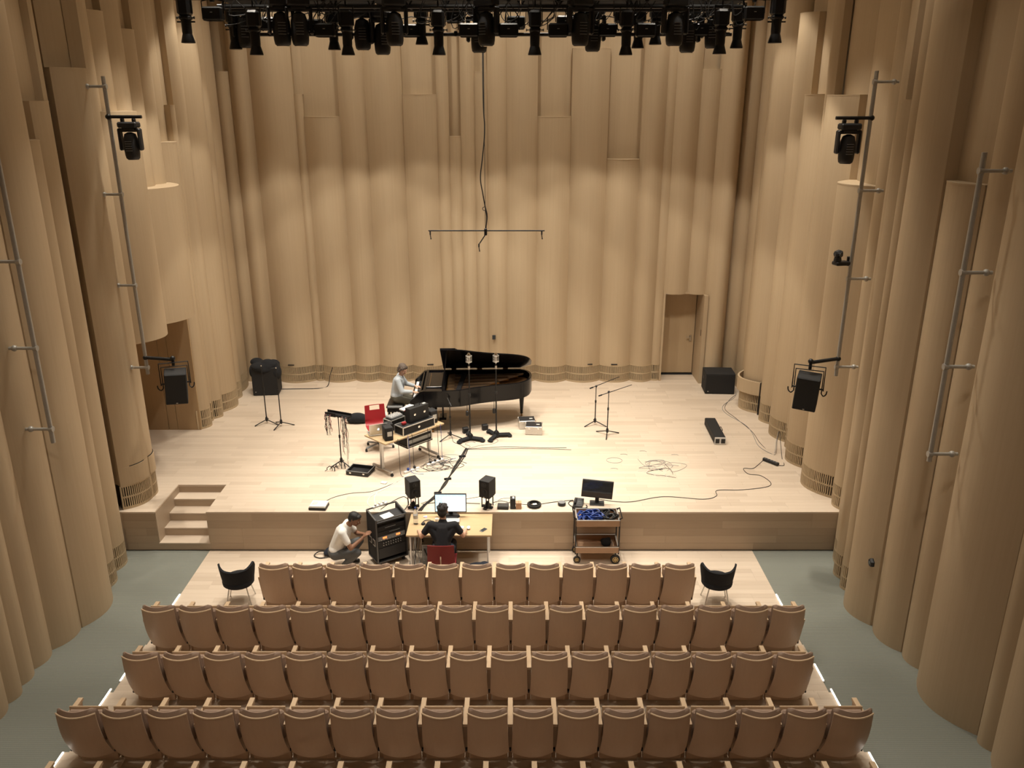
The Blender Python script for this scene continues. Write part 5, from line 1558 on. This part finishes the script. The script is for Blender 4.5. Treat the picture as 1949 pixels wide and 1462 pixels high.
# ------------------------------------------------------------------ lighting bridge over the stage front
RY, RZ = 12.0, 8.98
t = thing('lighting_truss', 'black lighting truss with cable trays spanning over the stage front', 'truss', (-.38, RY + .25, RZ))
for y in (-.20, .22):
    for z in (-.10, .34):
        MB().tube((-3.55, y, z), (3.45, y, z), .028, n=8).build('chord', 'black_metal', t)
w = MB()
for k in range(14):
    x = -3.5 + k * .5
    for y in (-.20, .22): w.tube((x, y, -.10), (x + .25, y, .34), .013, n=6); w.tube((x + .25, y, .34), (x + .5, y, -.10), .013, n=6)
    w.tube((x, -.20, -.10), (x, .22, -.10), .013, n=6)
w.build('lattice', 'black_metal', t)
for k in range(7):
    MB().box((-3.0 + k, .02, .14), (.99, .42, .34), bev=.01).build('cable_tray', 'black_paint', t)
MB().tube((-4.05, -.39, -.02), (4.0, -.39, -.02), .024, n=8).build('front_bar', 'black_metal', t)
MB().tube((-3.6, .45, -.40), (3.5, .45, -.40), .024, n=8).build('rear_bar', 'black_metal', t)
for x in (-3.2, -1.6, 0, 1.6, 3.2): MB().tube((x, .45, -.40), (x, .24, -.1), .012, n=6).build('drop_rod', 'black_metal', t)
for x in (-2.8, 0, 2.8): MB().tube((x, 0, .30), (x, 0, CEIL - RZ - .01), .012, n=6).build('suspension_wire', 'steel', t)
rr = random.Random(2); c = MB()
for k in range(70):
    x = rr.uniform(-3.4, 3.3); y = rr.choice((-.3, .28)); L = rr.uniform(.10, .26)
    c.pipe(spline([(x, y, .0), (x + rr.uniform(-.1, .1), y - .03, -.1 - L), (x + rr.uniform(.08, .3), y, -.1 - L * .6), (x + rr.uniform(.1, .35), y, -.02)], 4), .006, 5)
c.build('lamp_leads', 'cable_black', t, kind='stuff')

def yoke_clamp(t, top, z, w=.09):
    m = MB(); m.box((0, 0, top - .03), (.05, .07, .08), bev=.01); m.tube((0, 0, z), (0, 0, top - .05), .010, n=6)
    m.box((0, 0, z + .0), (2 * w + .02, .035, .012))
    for s in (-1, 1): m.box((s * (w + .005), 0, z - .11), (.010, .035, .23))
    m.build('yoke', 'black_metal', t)

PS = None
def profile_spot(x, y, ztop, zbot, label, rz=0, lit=False, tilt=0):
    t = thing('profile_spotlight', label, 'spotlight', (x, y, zbot), rz, 'black profile spotlights on the truss')
    L = .56
    m = MB(); m.box((0, 0, L - .12), (.165, .165, .22), bev=.03); m.box((0, 0, L - .25), (.15, .15, .06), bev=.02); m.build('lamp_house', 'black_metal', t)
    m = MB(); m.lathe([(.060, .10), (.064, .14), (.064, .25), (.072, .30)], n=16); m.build('barrel', 'black_metal', t)
    m = MB(); m.lathe([(.088, 0), (.090, .012), (.062, .11), (.055, .11), (.078, .004)], n=16); m.build('front_hood', 'black_metal', t)
    MB().lathe([(.054, .075), (.054, .08)], n=16).build('lens', 'lit_lens' if lit else 'bulb_glass', t)
    for s in (-1, 1):
        k = MB(); k.tube((s * .08, 0, .31), (s * .115, 0, .31), .007, n=6); k.tube((s * .105, 0, .31), (s * .118, 0, .31), .016, n=8); k.build('lock_knob', 'black_plastic', t)
        MB().box((s * .09, 0, .26), (.06, .004, .018)).build('shutter_handle', 'black_metal', t)
    yoke_clamp(t, ztop - zbot, L + .03)
    return t
def moving_head(x, y, ztop, zbot, label, rz=0, tilt=0, group='moving-head lights on the truss', wall=False):
    t = thing('moving_head_light', label, 'spotlight', (x, y, zbot), rz, group)
    H = max(ztop - zbot, .56)
    m = MB(); m.box((0, 0, H - .09), (.30, .20, .09), bev=.02); m.box((0, 0, H - .15), (.20, .14, .05), bev=.015); m.build('base', 'black_plastic', t)
    for s in (-1, 1): MB().box((s * .155, 0, H - .31), (.045, .12, .34), bev=.018).build('yoke_arm', 'black_plastic', t)
    MB().box((0, 0, H - .17), (.35, .11, .05), bev=.015).build('yoke_bridge', 'black_plastic', t)
    m = MB(); zc = H - .40
    m.lathe([(.03, zc + .20), (.085, zc + .17), (.112, zc + .08), (.118, zc - .05), (.112, zc - .15), (.102, zc - .20), (.085, zc - .215)][::-1], n=20); m.build('head', 'black_plastic', t)
    MB().lathe([(.082, zc - .222), (.082, zc - .212)], n=20).build('lens', 'bulb_glass', t)
    m = MB()
    for q in range(5): m.box((0, -.116, zc + .06 - q * .035), (.10, .012, .008))
    m.build('vent_ribs', 'grey_plastic', t)
    for s in (-.09, .09): MB().box((s, 0, H - .025), (.045, .07, .06), bev=.008).build('clamp', 'black_metal', t)
    return t
def wash_box(x, y, ztop, zbot, label, w=.26):
    t = thing('wash_light', label, 'spotlight', (x, y, zbot), 0, 'flat wash lights on the truss')
    MB().box((0, 0, .085), (w, .16, .17), bev=.02).build('housing', 'black_metal', t); MB().box((0, 0, .003), (w - .03, .13, .006)).build('glass', 'bulb_glass', t)
    m = MB(); m.box((0, 0, ztop - zbot - .03), (.05, .06, .07), bev=.008)
    m.pipe([(-w / 2 - .012, 0, .09), (-w / 2 - .012, 0, .24), (0, 0, max(.27, ztop - zbot - .06)), (w / 2 + .012, 0, .24), (w / 2 + .012, 0, .09)], .008, 6); m.build('yoke', 'black_metal', t)
    MB().box((0, -.083, .10), (.03, .006, .008)).build('badge', 'alu', t)
    return t
def rx(px, y=RY): return (px - 974.5) * (y * .9455 - .25) / 1570
def rz_(py, y=RY): return 7.70 + y * math.tan(math.atan((731 - py) / 1570) - R(19))
FB, BB = RY - .14, RY + .70
for px, b, y in ((358, 82, FB), (448, 94, BB), (486, 105, FB), (636, 95, BB), (661, 105, FB), (803, 85, BB), (835, 105, FB), (1018, 105, FB), (1192, 105, FB), (1214, 92, BB), (1247, 85, BB), (1371, 103, FB), (1402, 92, BB), (1475, 82, FB)):
    lab = 'black profile spotlight hanging among the others on the truss'
    if px == 358: lab = 'lone black profile spotlight on the truss end above the side entrance'
    if px == 1475: lab = 'lone black profile spotlight on the truss end above the subwoofer'
    if px == 1371: lab = 'black profile spotlight with a lit lens on the truss'
    profile_spot(rx(px, y), y, RZ - (.02 if y == FB else .40) + .04, rz_(b, y), lab, lit=(px == 1371))
for px, b, y in ((469, 83, BB), (538, 95, FB), (572, 105, FB), (691, 87, BB), (728, 96, BB), (752, 105, FB), (912, 92, BB), (926, 105, FB), (1104, 105, FB), (1128, 90, BB), (1283, 104, FB), (1308, 92, BB), (1356, 84, BB)):
    moving_head(rx(px, y), y, RZ + .02 if y == FB else RZ - .36, rz_(b, y), 'black moving-head light with a rounded body, hanging on the truss', rz=R((px * 7) % 60 - 30))
for px, b, y in ((411, 40, FB), (515, 58, BB), (602, 62, BB), (620, 71, FB), (785, 71, BB), (868, 44, BB), (893, 71, FB), (968, 71, FB), (982, 56, BB), (1062, 71, FB), (1076, 55, BB), (1155, 70, BB), (1185, 44, BB), (1228, 71, FB), (1332, 69, BB), (1430, 39, FB)):
    lab = 'flat black wash light hanging in the row on the truss'
    if px == 411: lab = 'flat black wash light beside the lone spotlight above the side entrance'
    if px == 1430: lab = 'flat black wash light beside the lone spotlight above the subwoofer'
    wash_box(rx(px, y), y, RZ if y == FB else RZ - .36, rz_(b, y), lab)

# ------------------------------------------------------------------ wall rails and what they carry
def rail(x, y, z0, z1, side, label, arms):
    t = thing('wall_rail', label, 'pipe', (x, y, z0), 0, 'vertical grey pipes on the side walls')
    MB().tube((0, 0, 0), (0, 0, z1 - z0), .030, n=12).build('pipe', 'rail_grey', t)
    for z in arms:
        b = MB(); b.tube((0, 0, z - z0), (side * .34, .0, z - z0), .022, n=10); b.tube((side * .02, 0, z - z0), (-side * .035, 0, z - z0), .040, n=10); b.build('bracket', 'rail_grey', t)
        MB().sph((side * .27, 0, z - z0), .042, 10, 8).build('joint', 'rail_grey', t)
rail(-6.35, 13.66, 3.18, 8.05, -1, 'grey vertical pipe above the stage steps, carrying a loudspeaker', (3.30, 4.75, 6.25, 7.90))
rail(-6.30, 10.45, 3.25, 8.3, -1, 'grey vertical pipe on the wall by the stage-steps aisle', (3.45, 4.60, 5.75, 7.2))
rail(5.28, 12.76, 3.45, 8.10, 1, 'grey vertical pipe carrying a loudspeaker and a small camera', (3.60, 5.05, 6.40, 7.95))
rail(5.25, 9.50, 3.40, 7.15, 1, 'grey vertical pipe on the wall by the aisle opposite the steps', (3.50, 4.65, 5.80, 6.95))

def wall_speaker(x, y, z, rz, arm, label, tilt=4):
    t = thing('hanging_loudspeaker', label, 'speaker', (x, y, z), rz, 'loudspeakers hung from the wall pipes')
    T = Matrix.Rotation(R(tilt), 4, 'X') @ Matrix.Rotation(R(3), 4, 'Y')
    MB().box((0, 0, 0), (.36, .34, .56), bev=.012, M=T).build('cabinet', 'black_paint', t)
    MB().box((0, -.173, 0), (.34, .012, .54), bev=.004, M=T).build('front_grille', 'black_grille', t)
    MB().box((0, -.182, -.25), (.03, .004, .012), M=T).build('badge', 'alu', t)
    f = MB()
    for (w, zt, zb, yy) in ((.24, .42, .02, .03), (.215, .33, -.04, .10)):
        f.pipe([(-w, yy, zb), (-w, yy, zt), (w, yy, zt), (w, yy, zb)], .011, 6)
    for s in (-1, 1): f.pipe(spline([(s * .21, .10, -.04), (s * .25, .05, -.07), (s * .29, .0, -.02), (s * .30, 0, .04)], 4), .010, 6); f.tube((s * .18, .05, .04), (s * .245, .05, .04), .014, n=8)
    f.build('yoke_frame', 'black_metal', t)
    a = MB(); a.tube((0, .05, .47), (arm[0], arm[1], .50), .030, n=10); a.tube((0, .05, .36), (0, .05, .50), .026, n=10); a.sph((0, .05, .49), .045, 10, 8); a.sph((arm[0], arm[1], .50), .045, 10, 8)
    a.build('support_arm', 'black_metal', t)
wall_speaker(-5.86, 13.60, 2.98, R(20), (-.44, .224), 'black loudspeaker hung from the pipe above the stage steps', 4)
wall_speaker(4.78, 12.60, 3.24, R(-24), (.392, .35), 'black loudspeaker hung from the pipe that also carries the camera', 4)
for x, y, zt, zb, d, lab in ((-6.05, 13.64, 7.42, 6.76, -1, 'black moving-head light clamped to the pipe above the stage steps'), (4.99, 12.76, 7.42, 6.78, 1, 'black moving-head light clamped to the pipe above the small camera')):
    m = moving_head(x, y, zt, zb, lab, 0, 0, 'moving-head lights on the wall pipes')
    H = max(zt - zb, .56)
    a = MB(); a.tube((-d * .22, 0, H + .03), (d * .34, 0, H + .03), .026, n=10); a.sph((d * .30, 0, H + .03), .045, 10, 8); a.build('support_arm', 'black_metal', m)
t = thing('remote_camera', 'small black remote camera on a bracket of the wall pipe', 'camera', (5.10, 12.74, 5.27), R(14))
MB().box((.02, 0, .03), (.24, .16, .06), bev=.015).build('bracket_plate', 'black_metal', t)
m = MB(); m.lathe([(.055, .06), (.06, .08), (.05, .13)], (-.05, 0, 0), 16); m.build('base', 'black_plastic', t)
m = MB(); m.box((0, 0, 0), (.13, .12, .10), bev=.03, M=Matrix.Translation((-.05, 0, .18)) @ Matrix.Rotation(R(-20), 4, 'Y')); m.build('head', 'black_plastic', t)
MB().lathe([(.03, 0), (.03, .02)], n=14, M=Matrix.Translation((-.05, -.06, .17)) @ Matrix.Rotation(R(90), 4, 'X')).build('lens', 'bulb_glass', t)
m = MB(); m.tube((.12, 0, .03), (.20, .02, .05), .022, n=8); m.tube((.18, .02, -.02), (.18, .02, .12), .045, n=10); m.build('clamp', 'black_metal', t)

# ------------------------------------------------------------------ microphone bar hung over the stage
t = thing('microphone_bar', 'thin black bar hung on cables over the stage with three small microphones', 'mic bar', (-.46, 14.5, 5.54))
MB().tube((-1.0, 0, 0), (1.03, 0, 0), .011, n=8).build('bar', 'black_metal', t)
m = MB(); m.box((0, 0, -.02), (.05, .05, .12), bev=.008); m.tube((0, 0, -.06), (-.11, -.03, -.22), .010, n=6); m.build('joint', 'black_metal', t)
for x, y, z in ((-.97, 0, -.01), (.98, 0, -.01), (-.12, -.03, -.22)):
    m = MB(); m.tube((x, y, z), (x, y, z - .06), .013, n=8); m.tube((x, y, z - .06), (x + .01, y, z - .13), .008, n=8); m.sph((x + .01, y, z - .13), .012, 8, 6); m.build('microphone', 'black_plastic', t)
m = MB(); m.pipe(spline([(0, 0, 0), (.02, 0, .22), (0, 0, .38), (-.04, 0, .62), (-.08, 0, .9), (-.04, 0, 1.25), (.0, 0, 1.7), (-.02, 0, 2.4), (-.01, 0, CEIL - 5.56)], 8), .011, 6); m.pipe(spline([(.0, 0, .0), (.03, 0, .25), (.0, 0, .40)], 6), .008, 6); m.build('signal_cable', 'cable_black', t)
MB().tube((-.005, 0, 0), (-.005, 0, CEIL - 5.56), .004, n=6).build('hanging_wire', 'black_metal', t)
MB().pipe([(-.02 + .03 * math.cos(a), 0, .38 + .03 * math.sin(a)) for a in [2 * PI * k / 12 for k in range(12)]], .006, 6, closed=True).build('cable_loop', 'cable_black', t)

# ------------------------------------------------------------------ small things on the walls
t = thing('wall_box', 'small black box fixed to the back wall behind the piano', 'device', (-.46, 20.30, 1.98))
MB().box((0, -.03, 0), (.085, .06, .11), bev=.008).build('body', 'black_plastic', t); MB().box((0, -.061, .0), (.06, .004, .08)).build('front', 'bulb_glass', t)
t = thing('wall_sensor', 'small black six-sided sensor on the wall by the carpeted aisle', 'device', (5.42, 10.84, 1.13))
MB().lathe([(.07, 0), (.075, .02), (.055, .05)], n=6, M=Matrix.Rotation(R(-90), 4, 'Y')).build('body', 'black_plastic', t); MB().lathe([(.03, .05), (.025, .056)], n=12, M=Matrix.Rotation(R(-90), 4, 'Y')).build('lens', 'bulb_glass', t)
